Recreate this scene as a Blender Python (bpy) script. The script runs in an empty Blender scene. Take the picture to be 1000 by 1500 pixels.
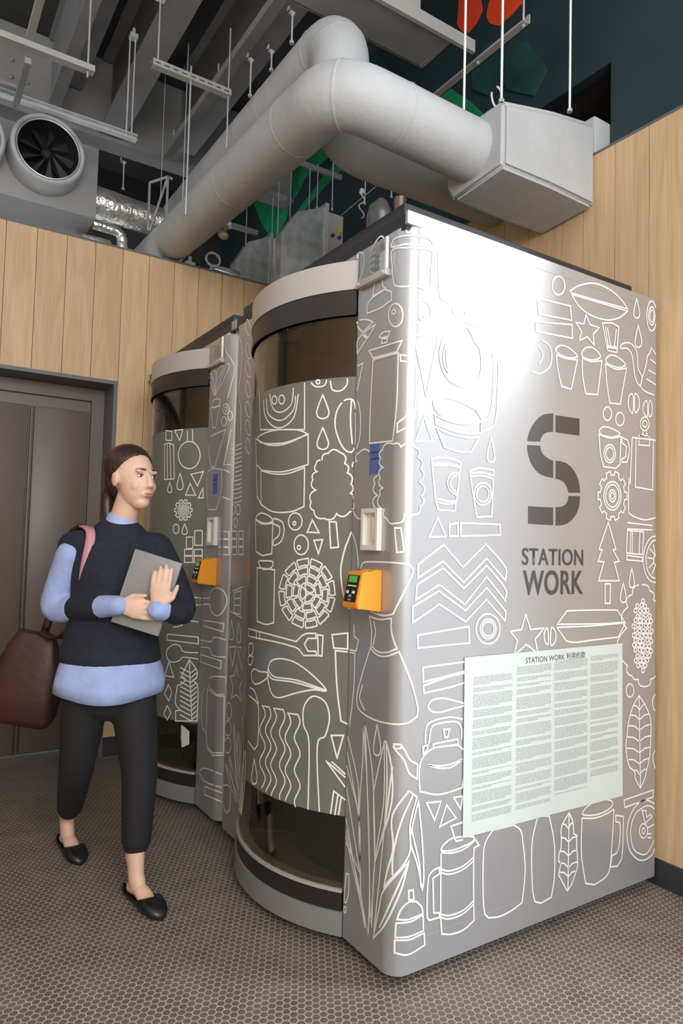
import bpy, bmesh, math, random
from mathutils import Vector, Matrix, noise
random.seed(7)
scene = bpy.context.scene
COL = scene.collection

# ------------------------------------------------------------------ camera
FPX = 1007.34
YAW, PITCH, ROLL = 0.998174788, 0.0501717598, 0.0257819939
CAM = Vector((-1.25372338, -1.61416045, 1.27826417))
DIR = Vector((math.cos(YAW)*math.cos(PITCH), math.sin(YAW)*math.cos(PITCH), math.sin(PITCH)))
_r0 = DIR.cross(Vector((0, 0, 1))).normalized(); _u0 = _r0.cross(DIR)
RIGHT = _r0*math.cos(ROLL) + _u0*math.sin(ROLL)
UP = -_r0*math.sin(ROLL) + _u0*math.cos(ROLL)
cam = bpy.data.cameras.new('camera'); camo = bpy.data.objects.new('camera', cam); COL.objects.link(camo)
cam.sensor_fit = 'VERTICAL'; cam.sensor_height = 36.0; cam.sensor_width = 24.0
cam.lens = FPX/1500*36.0; cam.clip_start = 0.02; cam.clip_end = 100
m = Matrix((RIGHT, UP, -DIR)).transposed().to_4x4(); m.translation = CAM
camo.matrix_world = m
scene.camera = camo

# ------------------------------------------------------------------ light and exposure
scene.view_settings.view_transform = 'Standard'; scene.view_settings.look = 'None'
scene.view_settings.gamma = 1.0; scene.view_settings.use_curve_mapping = False
scene.view_settings.exposure = 0.70
world = bpy.data.worlds.new('world'); scene.world = world; world.use_nodes = True
world.node_tree.nodes['Background'].inputs['Color'].default_value = (0.92, 0.96, 1.0, 1)
world.node_tree.nodes['Background'].inputs['Strength'].default_value = 0.80

def area_light(name, loc, target, sx, sy, power, color):
    l = bpy.data.lights.new(name, 'AREA'); l.shape = 'RECTANGLE'; l.size = sx; l.size_y = sy
    l.energy = power; l.color = color
    o = bpy.data.objects.new(name, l); COL.objects.link(o); o.location = loc
    o.rotation_euler = (Vector(target)-Vector(loc)).to_track_quat('-Z', 'Y').to_euler()
    return o
area_light('window_right_offscreen', (3.60, -2.78, 3.80), (0.5, 0.0, 1.6), 1.2, 1.2, 96, (0.90, 0.95, 1.0))
area_light('window_hall_offscreen', (-1.5, -4.4, 2.8), (-0.3, 1.6, 1.5), 2.4, 1.8, 100, (1.0, 0.97, 0.93))

# ------------------------------------------------------------------ helpers
def ray(px, py):
    return DIR + RIGHT*((px-500)/FPX) + UP*((750-py)/FPX)
def on(px, py, ax, v):
    q = ray(px, py); i = 'xyz'.index(ax); return CAM + q*((v-CAM[i])/q[i])
def at(px, py, depth):
    return CAM + ray(px, py)*depth

def tag(o, label=None, cat=None, group=None, kind=None):
    if label: o['label'] = label
    if cat: o['category'] = cat
    if group: o['group'] = group
    if kind: o['kind'] = kind
    return o
def empty(name, loc=(0, 0, 0)):
    o = bpy.data.objects.new(name, None); COL.objects.link(o); o.location = loc; o.empty_display_size = 0.1
    return o
def link(name, me, mat=None, parent=None, smooth=False):
    o = bpy.data.objects.new(name, me); COL.objects.link(o)
    if mat is not None:
        me.materials.clear(); me.materials.append(mat)
    if parent is not None: o.parent = parent
    if smooth: me.polygons.foreach_set('use_smooth', [True]*len(me.polygons))
    return o
def done(bm, name, mat, parent=None, smooth=False, norm=True, auto=None):
    if norm: bmesh.ops.recalc_face_normals(bm, faces=bm.faces)
    me = bpy.data.meshes.new(name); bm.to_mesh(me); bm.free()
    o = link(name, me, mat, parent, smooth)
    if auto is not None:
        me.polygons.foreach_set('use_smooth', [True]*len(me.polygons))
        me.set_sharp_from_angle(angle=math.radians(auto))
    return o
def poly(name, verts, faces, mat, parent=None, smooth=False):
    me = bpy.data.meshes.new(name); me.from_pydata([tuple(v) for v in verts], [], faces); me.update()
    return link(name, me, mat, parent, smooth)
def bx(bm, x0, x1, y0, y1, z0, z1, bev=0.0):
    b2 = bmesh.new() if bev else bm
    vs = [b2.verts.new(p) for p in ((x0,y0,z0),(x1,y0,z0),(x1,y1,z0),(x0,y1,z0),(x0,y0,z1),(x1,y0,z1),(x1,y1,z1),(x0,y1,z1))]
    for f in ((3,2,1,0),(4,5,6,7),(0,1,5,4),(1,2,6,5),(2,3,7,6),(3,0,4,7)): b2.faces.new([vs[i] for i in f])
    if bev:
        bmesh.ops.bevel(b2, geom=list(b2.edges), offset=bev, segments=2, affect='EDGES', profile=0.5)
        me = bpy.data.meshes.new('tmp'); b2.to_mesh(me); b2.free(); bm.from_mesh(me); bpy.data.meshes.remove(me)
def boxo(name, x0, x1, y0, y1, z0, z1, mat, parent=None, bev=0.0):
    bm = bmesh.new(); bx(bm, x0, x1, y0, y1, z0, z1, bev)
    return done(bm, name, mat, parent, auto=40 if bev else None)
def frame_of(t, hint=None):
    t = t.normalized(); h = Vector(hint) if hint is not None else (Vector((0,0,1)) if abs(t.z) < .9 else Vector((1,0,0)))
    a = (h - t*h.dot(t)).normalized(); return a, t.cross(a)
def tube(bm, pts, r, n=10, caps=True):
    """round tube along points; r may be one radius or a list"""
    pts = [Vector(p) for p in pts]; k = len(pts)
    rs = r if isinstance(r, (list, tuple)) else [r]*k
    rings = []; a = None
    for i, p in enumerate(pts):
        t = (pts[min(i+1, k-1)]-pts[max(i-1, 0)]).normalized()
        if a is None: a, b = frame_of(t)
        else:
            a = (a - t*a.dot(t)).normalized(); b = t.cross(a)
        rings.append([bm.verts.new(p + (a*math.cos(j*2*math.pi/n) + b*math.sin(j*2*math.pi/n))*rs[i]) for j in range(n)])
    for i in range(k-1):
        for j in range(n):
            bm.faces.new((rings[i][j], rings[i][(j+1) % n], rings[i+1][(j+1) % n], rings[i+1][j]))
    if caps:
        bm.faces.new(rings[0][::-1]); bm.faces.new(rings[-1])
    return rings
def rod(name, p, q, r, mat, parent=None, n=8):
    bm = bmesh.new(); tube(bm, [p, q], r, n); return done(bm, name, mat, parent, auto=50)
def arcwall(bm, cx, cy, ro, ri, z0, z1, a0, a1, n=40):
    """solid curved wall between two radii, angles measured from -X"""
    rows = []
    for i in range(n+1):
        a = a0+(a1-a0)*i/n; dx, dy = -math.cos(a), math.sin(a)
        rows.append([bm.verts.new((cx+dx*rr, cy+dy*rr, z)) for rr, z in ((ro, z0), (ro, z1), (ri, z1), (ri, z0))])
    for i in range(n):
        for j in range(4):
            bm.faces.new((rows[i][j], rows[i][(j+1) % 4], rows[i+1][(j+1) % 4], rows[i+1][j]))
    bm.faces.new(rows[0]); bm.faces.new(rows[-1][::-1])
def prism(bm, pts2, z0, z1):
    lo = [bm.verts.new((x, y, z0)) for x, y in pts2]; hi = [bm.verts.new((x, y, z1)) for x, y in pts2]; n = len(lo)
    bm.faces.new(lo[::-1]); bm.faces.new(hi)
    for i in range(n): bm.faces.new((lo[i], lo[(i+1) % n], hi[(i+1) % n], hi[i]))
def ellipsoid(bm, c, rx, ry, rz, rot=None, seg=20, rings=12):
    mm = Matrix.Translation(Vector(c)) @ (rot.to_4x4() if rot else Matrix.Identity(4)) @ Matrix.Diagonal((rx, ry, rz, 1))
    bmesh.ops.create_uvsphere(bm, u_segments=seg, v_segments=rings, radius=1.0, matrix=mm)
def copy_tree(o, parent=None):
    c = o.copy(); COL.objects.link(c); c.parent = parent
    for ch in list(o.children): copy_tree(ch, c)
    return c

# ------------------------------------------------------------------ materials
MATS = {}
def mat(name, rgb, rough=0.5, metal=0.0, spec=0.5, **kw):
    m = bpy.data.materials.new(name); m.use_nodes = True
    b = m.node_tree.nodes['Principled BSDF']
    b.inputs['Base Color'].default_value = (*rgb, 1); b.inputs['Roughness'].default_value = rough
    b.inputs['Metallic'].default_value = metal; b.inputs['Specular IOR Level'].default_value = spec
    MATS[name] = m
    if kw: vary(m, rgb, **kw)
    return m
def vary(m, rgb, scale=(5, 5, 5), amt=0.15, bump=0.0, bscale=None, detail=4.0, rand=0.0, dist=0.001):
    nt = m.node_tree; N = nt.nodes; L = nt.links; b = N['Principled BSDF']
    tc = N.new('ShaderNodeTexCoord'); mp = N.new('ShaderNodeMapping'); mp.inputs['Scale'].default_value = scale
    nz = N.new('ShaderNodeTexNoise'); nz.inputs['Scale'].default_value = 1.0; nz.inputs['Detail'].default_value = detail
    L.new(tc.outputs['Object'], mp.inputs['Vector']); L.new(mp.outputs['Vector'], nz.inputs['Vector'])
    cr = N.new('ShaderNodeValToRGB'); lo = [c*(1-amt) for c in rgb]; hi = [min(1, c*(1+amt)) for c in rgb]
    cr.color_ramp.elements[0].position = 0.3; cr.color_ramp.elements[1].position = 0.7
    cr.color_ramp.elements[0].color = (*lo, 1); cr.color_ramp.elements[1].color = (*hi, 1)
    L.new(nz.outputs['Fac'], cr.inputs['Fac']); out = cr.outputs['Color']
    if rand:
        oi = N.new('ShaderNodeObjectInfo'); mr = N.new('ShaderNodeMapRange')
        mr.inputs['To Min'].default_value = 1-rand; mr.inputs['To Max'].default_value = 1+rand
        hs = N.new('ShaderNodeHueSaturation'); L.new(oi.outputs['Random'], mr.inputs['Value']); L.new(mr.outputs['Result'], hs.inputs['Value'])
        L.new(out, hs.inputs['Color']); out = hs.outputs['Color']
        ad = N.new('ShaderNodeVectorMath'); ad.operation = 'SCALE'; ad.inputs['Scale'].default_value = 37.0
        cb = N.new('ShaderNodeCombineXYZ'); L.new(oi.outputs['Random'], cb.inputs['X']); L.new(oi.outputs['Random'], cb.inputs['Y']); L.new(oi.outputs['Random'], cb.inputs['Z'])
        L.new(cb.outputs['Vector'], ad.inputs[0]); L.new(ad.outputs['Vector'], mp.inputs['Location'])
    L.new(out, b.inputs['Base Color'])
    if bump:
        n2 = N.new('ShaderNodeTexNoise'); n2.inputs['Scale'].default_value = bscale or 20.0; n2.inputs['Detail'].default_value = 3
        L.new(tc.outputs['Object'], n2.inputs['Vector'])
        bp = N.new('ShaderNodeBump'); bp.inputs['Strength'].default_value = bump; bp.inputs['Distance'].default_value = dist
        L.new(n2.outputs['Fac'], bp.inputs['Height']); L.new(bp.outputs['Normal'], b.inputs['Normal'])
    return m
def wood_mat():
    m = mat('oak_veneer', (0.55, 0.36, 0.18), 0.5, spec=0.3); nt = m.node_tree; N = nt.nodes; L = nt.links; b = N['Principled BSDF']
    tc = N.new('ShaderNodeTexCoord'); oi = N.new('ShaderNodeObjectInfo')
    sc = N.new('ShaderNodeVectorMath'); sc.operation = 'SCALE'; sc.inputs['Scale'].default_value = 23.0
    cb = N.new('ShaderNodeCombineXYZ')
    for k in 'XYZ': L.new(oi.outputs['Random'], cb.inputs[k])
    L.new(cb.outputs['Vector'], sc.inputs[0])
    mp = N.new('ShaderNodeMapping'); mp.inputs['Scale'].default_value = (9, 9, 1.1)
    L.new(tc.outputs['Object'], mp.inputs['Vector']); L.new(sc.outputs['Vector'], mp.inputs['Location'])
    n1 = N.new('ShaderNodeTexNoise'); n1.inputs['Scale'].default_value = 0.8; n1.inputs['Detail'].default_value = 2.0; n1.inputs['Distortion'].default_value = 0.4
    L.new(mp.outputs['Vector'], n1.inputs['Vector'])
    mu = N.new('ShaderNodeMath'); mu.operation = 'MULTIPLY'; mu.inputs[1].default_value = 34.0; L.new(n1.outputs['Fac'], mu.inputs[0])
    sn = N.new('ShaderNodeMath'); sn.operation = 'SINE'; L.new(mu.outputs[0], sn.inputs[0])
    mp2 = N.new('ShaderNodeMapping'); mp2.inputs['Scale'].default_value = (160, 160, 4)
    L.new(tc.outputs['Object'], mp2.inputs['Vector'])
    n2 = N.new('ShaderNodeTexNoise'); n2.inputs['Scale'].default_value = 1.0; n2.inputs['Detail'].default_value = 4; L.new(mp2.outputs['Vector'], n2.inputs['Vector'])
    a1 = N.new('ShaderNodeMath'); a1.operation = 'MULTIPLY'; a1.inputs[1].default_value = 0.11; L.new(sn.outputs[0], a1.inputs[0])
    a2 = N.new('ShaderNodeMath'); a2.operation = 'ADD'; L.new(a1.outputs[0], a2.inputs[0]); L.new(n2.outputs['Fac'], a2.inputs[1])
    cr = N.new('ShaderNodeValToRGB'); e = cr.color_ramp.elements
    e[0].position = 0.2; e[0].color = (0.55, 0.375, 0.205, 1); e[1].position = 0.78; e[1].color = (0.71, 0.505, 0.30, 1)
    L.new(a2.outputs[0], cr.inputs['Fac'])
    hs = N.new('ShaderNodeHueSaturation'); mr = N.new('ShaderNodeMapRange'); mr.inputs['To Min'].default_value = 0.93; mr.inputs['To Max'].default_value = 1.06
    L.new(oi.outputs['Random'], mr.inputs['Value']); L.new(mr.outputs['Result'], hs.inputs['Value']); L.new(cr.outputs['Color'], hs.inputs['Color'])
    L.new(hs.outputs['Color'], b.inputs['Base Color'])
    return m
def glass_mat(name, tint, gloss=0.06, rough=0.0):
    m = bpy.data.materials.new(name); m.use_nodes = True; nt = m.node_tree; N = nt.nodes; L = nt.links
    N.remove(N['Principled BSDF']); out = N['Material Output']
    tr = N.new('ShaderNodeBsdfTransparent'); tr.inputs['Color'].default_value = (*tint, 1)
    gl = N.new('ShaderNodeBsdfGlossy'); gl.inputs['Roughness'].default_value = rough; gl.inputs['Color'].default_value = (1, 1, 1, 1)
    lw = N.new('ShaderNodeLayerWeight'); lw.inputs['Blend'].default_value = 0.5
    pw = N.new('ShaderNodeMath'); pw.operation = 'POWER'; pw.inputs[1].default_value = 4.0; L.new(lw.outputs['Facing'], pw.inputs[0])
    fr = N.new('ShaderNodeMath'); fr.operation = 'MULTIPLY_ADD'; fr.inputs[1].default_value = 0.7; fr.inputs[2].default_value = gloss; L.new(pw.outputs[0], fr.inputs[0])
    mx = N.new('ShaderNodeMixShader'); L.new(fr.outputs[0], mx.inputs[0]); L.new(tr.outputs[0], mx.inputs[1]); L.new(gl.outputs[0], mx.inputs[2])
    L.new(mx.outputs[0], out.inputs['Surface']); MATS[name] = m; return m
def emit(name, rgb, s):
    m = bpy.data.materials.new(name); m.use_nodes = True; b = m.node_tree.nodes['Principled BSDF']
    b.inputs['Base Color'].default_value = (*rgb, 1); b.inputs['Emission Color'].default_value = (*rgb, 1); b.inputs['Emission Strength'].default_value = s
    MATS[name] = m; return m

OAK = wood_mat()
GROUT = mat('floor_grout', (0.40, 0.35, 0.295), 0.8, scale=(40, 40, 40), amt=0.2)
TILE = mat('hex_tile', (0.13, 0.108, 0.093), 0.42, spec=0.4, scale=(9, 9, 9), amt=0.22)
SKIRT = mat('dark_baseboard', (0.035, 0.036, 0.04), 0.5)
TEAL = mat('teal_wall_paint', (0.016, 0.037, 0.045), 0.6, scale=(2, 2, 2), amt=0.2)
LEAFG = mat('mural_green', (0.010, 0.26, 0.105), 0.6, scale=(6, 6, 6), amt=0.35)
LEAFD = mat('mural_dark_green', (0.010, 0.058, 0.048), 0.6, scale=(6, 6, 6), amt=0.3)
REDP = mat('mural_orange_red', (0.85, 0.07, 0.02), 0.6)
BLACK = mat('matt_black', (0.008, 0.008, 0.009), 0.7)
SLAB = mat('ceiling_slab', (0.05, 0.048, 0.046), 0.8, scale=(3, 3, 3), amt=0.25, bump=0.3, bscale=12)
BEAM = mat('grey_steel_paint', (0.24, 0.235, 0.23), 0.6, scale=(4, 4, 4), amt=0.15)
BEAMD = mat('dark_steel_paint', (0.10, 0.096, 0.093), 0.6, scale=(4, 4, 4), amt=0.2)
CHAN = mat('pale_channel_paint', (0.36, 0.35, 0.33), 0.5)
ZINC = mat('galvanised_steel', (0.62, 0.62, 0.61), 0.28, 0.6, scale=(14, 14, 14), amt=0.25, bump=0.15, bscale=30)
ZINCB = mat('bright_zinc', (0.66, 0.70, 0.73), 0.32, 0.5)
FOIL = mat('foil_wrap', (0.75, 0.73, 0.68), 0.28, 0.85, scale=(10, 10, 10), amt=0.3, bump=1.0, bscale=26, dist=0.012)
DUCT = mat('grey_duct_jacket', (0.44, 0.45, 0.46), 0.55, scale=(6, 6, 6), amt=0.06, bump=0.45, bscale=34, dist=0.004)
DUCTW = DUCT
ACG = mat('unit_grey_paint', (0.30, 0.30, 0.305), 0.5)
SILV = mat('silver_booth_skin', (0.455, 0.46, 0.475), 0.35, 0.50, scale=(1.5, 1.5, 1.5), amt=0.03)
SILVD = mat('grey_booth_base', (0.30, 0.30, 0.305), 0.4, 0.3)
CANO = mat('pale_canopy_metal', (0.50, 0.47, 0.43), 0.4, 0.2)
DARKR = mat('dark_bronze_rail', (0.035, 0.03, 0.027), 0.38, 0.3)
CAPD = mat('black_top_cap', (0.02, 0.02, 0.023), 0.45)
LINE = mat('white_printed_line', (0.86, 0.85, 0.82), 0.6)
LINEB = mat('dark_chrome_print', (0.15, 0.15, 0.16), 0.34, 0.85)
FILM = mat('grey_door_film', (0.185, 0.19, 0.168), 0.22, 0.1, scale=(2, 2, 2), amt=0.1)
GLASS = glass_mat('door_glass', (0.72, 0.70, 0.63), 0.07)
ACRY = glass_mat('clear_acrylic', (0.93, 0.94, 0.93), 0.05)
LINER = mat('beige_liner', (0.62, 0.53, 0.38), 0.7)
LINERD = mat('charcoal_liner', (0.05, 0.05, 0.05), 0.7)
WHITEP = mat('white_plastic', (0.75, 0.73, 0.68), 0.4)
ORANGE = mat('orange_plastic', (0.86, 0.33, 0.025), 0.35)
LCD = emit('green_lcd', (0.05, 0.22, 0.04), 0.5)
BLUES = mat('blue_sticker', (0.10, 0.14, 0.42), 0.5)
PAPER = mat('pale_green_paper', (0.62, 0.69, 0.67), 0.5)
INK = mat('grey_ink', (0.30, 0.31, 0.315), 0.7)
INKD = mat('dark_ink', (0.05, 0.05, 0.055), 0.6)
SKIN = mat('skin', (0.70, 0.46, 0.34), 0.5, scale=(14, 14, 14), amt=0.06)
HAIR = mat('dark_brown_hair', (0.035, 0.018, 0.013), 0.4, scale=(120, 120, 8), amt=0.5)
NAVY = mat('navy_knit', (0.011, 0.014, 0.026), 0.9, scale=(40, 40, 40), amt=0.25, bump=0.4, bscale=200)
BLUE = mat('light_blue_cotton', (0.33, 0.42, 0.70), 0.85, scale=(8, 8, 8), amt=0.12, bump=0.6, bscale=9, dist=0.02)
TROU = mat('black_trouser_cloth', (0.011, 0.011, 0.012), 0.85, bump=0.3, bscale=16, dist=0.005)
SHOE = mat('black_shoe_leather', (0.010, 0.010, 0.011), 0.35)
MAROON = mat('maroon_bag_leather', (0.048, 0.012, 0.014), 0.5, scale=(6, 6, 6), amt=0.2, bump=0.4, bscale=14, dist=0.008)
PINK = mat('pink_strap', (0.55, 0.24, 0.29), 0.6)
FOLD = mat('grey_folder_cover', (0.25, 0.25, 0.24), 0.5)
LIP = mat('lips', (0.48, 0.15, 0.13), 0.45)
EYEW = mat('eye_white', (0.75, 0.72, 0.70), 0.3)
EYED = mat('eye_iris', (0.02, 0.012, 0.01), 0.2)
DOORP = mat('taupe_door_paint', (0.135, 0.105, 0.09), 0.4)
LINING = mat('grey_lining', (0.14, 0.135, 0.14), 0.5)
BRASS = mat('lamp_brass', (0.6, 0.48, 0.3), 0.3, 0.8)
CABLE = mat('white_cable', (0.62, 0.6, 0.55), 0.5)
YEL = mat('yellow_label', (0.75, 0.5, 0.05), 0.5)
# ================================================================== the setting
def project(p):
    q = Vector(p)-CAM; dd = q.dot(DIR)
    return (500+FPX*q.dot(RIGHT)/dd, 750-FPX*q.dot(UP)/dd, dd)
XR, YL, WTOP = 1.29, 2.60, 3.06           # right wall face, left wall face, top of the oak walls
JX = on(176, 480, 'y', YL).x              # jamb of the door recess
OPZ = on(174.9, 559, 'y', YL).z           # head of the door recess
PW = 0.162

floor = boxo('floor', -3.6, 1.6, -3.2, 5.2, -0.06, -0.0012, GROUT); tag(floor, kind='structure')
# hexagonal mosaic
P, FL = 0.0235, 0.0197
hexr = FL/math.sqrt(3)
def hexring(r, z): return [(r*math.cos(math.radians(30+60*k)), r*math.sin(math.radians(30+60*k)), z) for k in range(6)]
base_v = hexring(hexr, -0.0026) + hexring(hexr, -0.0006) + hexring(hexr*0.9, 0.0)
base_f = [tuple(range(12, 18))] + [(a, (a+1) % 6, 6+(a+1) % 6, 6+a) for a in range(6)] + [(6+a, 6+(a+1) % 6, 12+(a+1) % 6, 12+a) for a in range(6)]
cells = []
row = 0; y = -1.15
while y < 2.84:
    x = -2.7 + (P/2 if row % 2 else 0)
    while x < 1.285:
        if not (x > 0.06 and y > 0.06) and not (y > 2.585 and x > JX-0.01):
            u, v, dd = project((x, y, 0))
            if dd > 0.5: cells.append((x, y, dd, -20 < u < 1020 and v < 1520))
        x += P
    y += P*math.sqrt(3)/2; row += 1
near = sorted((c for c in cells if c[3]), key=lambda c: c[2])[:300]
nearset = set((c[0], c[1]) for c in near)
tile_me = bpy.data.meshes.new('tile'); tile_me.from_pydata(base_v, [], base_f); tile_me.update(); tile_me.materials.append(TILE)
for cx, cy, dd, vis in near:
    o = bpy.data.objects.new('tile', tile_me); COL.objects.link(o); o.location = (cx, cy, 0); o.parent = floor
V = []; Fc = []
for cx, cy, dd, vis in cells:
    if (cx, cy) in nearset: continue
    k = len(V); V += [(vx+cx, vy+cy, vz) for vx, vy, vz in base_v]; Fc += [tuple(i+k for i in f) for f in base_f]
tag(poly('tile_field', V, Fc, TILE, floor), kind='stuff')

# left oak wall with the door recess
bm = bmesh.new()
bx(bm, JX+0.004, XR+0.1, YL+0.018, YL+0.10, 0.0, WTOP-0.004); bx(bm, -3.4, JX+0.004, YL+0.018, YL+0.10, OPZ+0.004, WTOP-0.004)
wl = done(bm, 'wall_left', BEAMD); tag(wl, kind='structure')
def plank(parent, x0, x1, z0, z1, ax):
    g = 0.0016
    if ax == 'y': return boxo('plank', x0+g, x1-g, YL, YL+0.018, z0, z1, OAK, parent)
    return boxo('plank', XR, XR+0.018, x0+g, x1-g, z0, z1, OAK, parent)
k = 0
while JX + k*PW < XR:
    plank(wl, JX+k*PW, min(JX+(k+1)*PW, XR-0.002), 0.115, WTOP, 'y'); k += 1
for k in range(1, 11): plank(wl, JX-k*PW, JX-(k-1)*PW, OPZ, WTOP, 'y')
tag(boxo('trim_1', -3.4, XR, YL-0.004, YL+0.11, WTOP, WTOP+0.012, LINING), kind='structure')
tag(boxo('baseboard_left', JX, XR-0.012, YL-0.006, YL+0.02, 0.0, 0.115, SKIRT), kind='structure')
# recess lining and door
tag(boxo('trim_2', JX-0.022, JX, YL-0.001, YL+0.26, 0.0, OPZ, LINING), kind='structure')
tag(boxo('trim_3', -3.4, JX-0.022, YL-0.001, YL+0.26, OPZ-0.022, OPZ, LINING), kind='structure')
dY = YL+0.24
door = boxo('door_1', -3.4, JX-0.024, dY, dY+0.05, 0.01, OPZ-0.024, DOORP); tag(door, kind='structure')
dx = on(45, 700, 'y', dY).x; dx2 = on(8, 700, 'y', dY).x
boxo('door_stile', JX-0.10, JX-0.024, dY-0.035, dY, 0.01, OPZ-0.1, DOORP, door)
boxo('door_head', -3.4, JX-0.024, dY-0.03, dY, OPZ-0.10, OPZ-0.024, DOORP, door)
boxo('door_panel', dx, JX-0.11, dY-0.022, dY+0.001, 0.02, OPZ-0.17, DOORP, door, 0.006)
boxo('door_panel', dx2-0.75, dx-0.030, dY-0.022, dY+0.001, 0.02, OPZ-0.17, DOORP, door, 0.006)
boxo('door_moulding', dx-0.022, dx-0.008, dY-0.030, dY+0.001, 0.02, OPZ-0.17, DOORP, door, 0.003)

# right oak wall
bm = bmesh.new(); bx(bm, XR+0.018, XR+0.095, -0.72, YL+0.1, 0.0, WTOP-0.004)
wr = done(bm, 'wall_right', BEAMD); tag(wr, kind='structure')
s0 = 0.0475
k = -5
while s0 + k*PW < YL:
    plank(wr, s0+k*PW, min(s0+(k+1)*PW, YL-0.002), 0.10, WTOP, 'x'); k += 1
tag(boxo('baseboard_right', XR-0.008, XR+0.02, -0.72, YL-0.01, 0.0, 0.10, SKIRT), kind='structure')
tag(boxo('trim_4', XR-0.003, XR+0.10, -0.72, YL-0.01, WTOP, WTOP+0.01, LINING), kind='structure')

# dark painted upper wall with a duct opening and mural leaves
XU = XR+0.10; HOLE = (0.305, 1.0, 3.07, 3.53); CZ = 4.75
bm = bmesh.new()
bx(bm, XU, XU+0.06, -0.72, HOLE[0], 2.9, CZ); bx(bm, XU, XU+0.06, HOLE[0], HOLE[1], HOLE[3], CZ)
bx(bm, XU, XU+0.06, HOLE[0], HOLE[1], 2.9, HOLE[2]); bx(bm, XU, XU+0.06, HOLE[1], 5.0, 2.9, CZ)
wu = done(bm, 'wall_upper', TEAL); tag(wu, kind='structure')
bm = bmesh.new(); bx(bm, XU+0.06, XU+0.9, HOLE[0]-0.03, HOLE[1]+0.03, HOLE[2]-0.03, HOLE[3]+0.03)
bmesh.ops.delete(bm, geom=[f for f in bm.faces if f.normal.x < -0.9 or (f.calc_center_median().x < XU+0.061)], context='FACES_ONLY')
done(bm, 'shaft', SLAB, wu, norm=False)
MUR = [0]
def mural(pts, mt, name='painted_leaf'):
    MUR[0] += 1; P3 = [on(a, b, 'x', XU-0.002-0.0012*MUR[0]) for a, b in pts]
    P3 = [p for p in P3]
    n = len(P3); back = [Vector((XU+0.001, p.y, p.z)) for p in P3]
    poly(name, P3+back, [tuple(range(n)), tuple(range(2*n-1, n-1, -1))]+[(i, (i+1) % n, n+(i+1) % n, n+i) for i in range(n)], mt, wu)
mural([(672, -12), (690, -18), (704, 0), (706, 14), (697, 34), (686, 48), (676, 46), (669, 36), (671, 16)], REDP, 'painted_petal')
mural([(716, 2), (734, -20), (762, -14), (764, 4), (748, 22), (730, 38), (716, 34), (712, 22)], REDP, 'painted_petal')
mural([(500, 178), (514, 196), (500, 214), (468, 240), (446, 262), (430, 292), (414, 330), (400, 352), (384, 330), (372, 300), (396, 262), (440, 214)], LEAFG)
mural([(470, 262), (512, 214), (524, 200), (520, 226), (486, 262), (450, 300), (432, 340), (420, 330)], LEAFG)
mural([(620, 140), (660, 130), (690, 150), (712, 172), (690, 200), (650, 190)], LEAFG)
mural([(590, 126), (606, 120), (622, 140), (600, 150)], LEAFG)
mural([(770, 60), (800, 100), (780, 140), (744, 132), (720, 96)], LEAFD)
mural([(536, 60), (560, 90), (580, 130), (548, 120)], LEAFD)
mural([(690, 90), (720, 60), (742, 96), (716, 140), (690, 130)], LEAFD)

# ceiling and the dark space beyond the partition
tag(boxo('ceiling', -3.4, XU+0.06, -0.6, 5.0, CZ, CZ+0.1, SLAB), kind='structure')
tag(boxo('wall_back_added', -3.4, XU+0.06, 4.9, 5.0, 2.0, CZ, SLAB), kind='structure')  # back wall added to keep world light out of the dark space

# unseen wall added behind and left of the camera to darken the booth fronts
wf = boxo('wall_added_shade', -2.75, -2.65, -3.0, YL+0.25, 0.0, WTOP, LINING); tag(wf, kind='structure')
for k in range(34): boxo('plank', -2.652, -2.634, -2.95+k*PW+0.0016, -2.95+(k+1)*PW-0.0016, 0.1, WTOP, OAK, wf)
tag(boxo('baseboard_added_wall', -2.65, -2.63, -3.0, YL, 0.0, 0.1, SKIRT), kind='structure')  # skirting of the added wall, also out of view

def ibeam_y(name, x, w, z0, h, y0, y1, mt, label, group=None):
    e = empty(name, (x, y0, z0))
    boxo('bottom_flange', -w/2, w/2, 0, y1-y0, 0, 0.018, mt, e); boxo('web', -0.008, 0.008, 0, y1-y0, 0.018, h-0.018, mt, e)
    boxo('top_flange', -w/2, w/2, 0, y1-y0, h-0.018, h, mt, e)
    tag(e, label, 'beam', group); return e
ibeam_y('ceiling_beam', -0.095, 0.17, 4.2, 0.55, 0.6, 3.38, BEAM, 'wide grey steel beam above the slotted hanger rail')
ibeam_y('ceiling_beam', -0.50, 0.075, 4.2, 0.55, 0.6, 3.38, BEAM, 'narrow grey steel beam above the round fan nozzle')
ibeam_y('ceiling_beam', -0.36, 0.10, 4.45, 0.3, 0.6, 3.38, BEAM, 'narrow steel joist tucked up between two grey beams')
ibeam_y('ceiling_beam', 0.40, 0.13, 4.15, 0.6, 0.6, 3.2, BEAM, 'steel beam over the two thick insulated ducts')
bm = bmesh.new(); bx(bm, -3.3, XU-0.01, 3.40, 3.42, 4.15, CZ); bx(bm, -3.3, XU-0.01, 3.33, 3.49, 4.13, 4.15)
g = done(bm, 'ceiling_girder', BEAM); tag(g, 'deep grey steel girder running behind all the ceiling beams', 'girder')
for i in range(4):
    for j in range(3):
        b = bmesh.new(); ellipsoid(b, (0, 0, 0), 0.018, 0.012, 0.018, seg=8, rings=6)
        o = done(b, 'rivet', BEAM, g, smooth=True); o.location = (-0.86+0.10*j, 3.395, 4.26+0.12*i)
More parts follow.
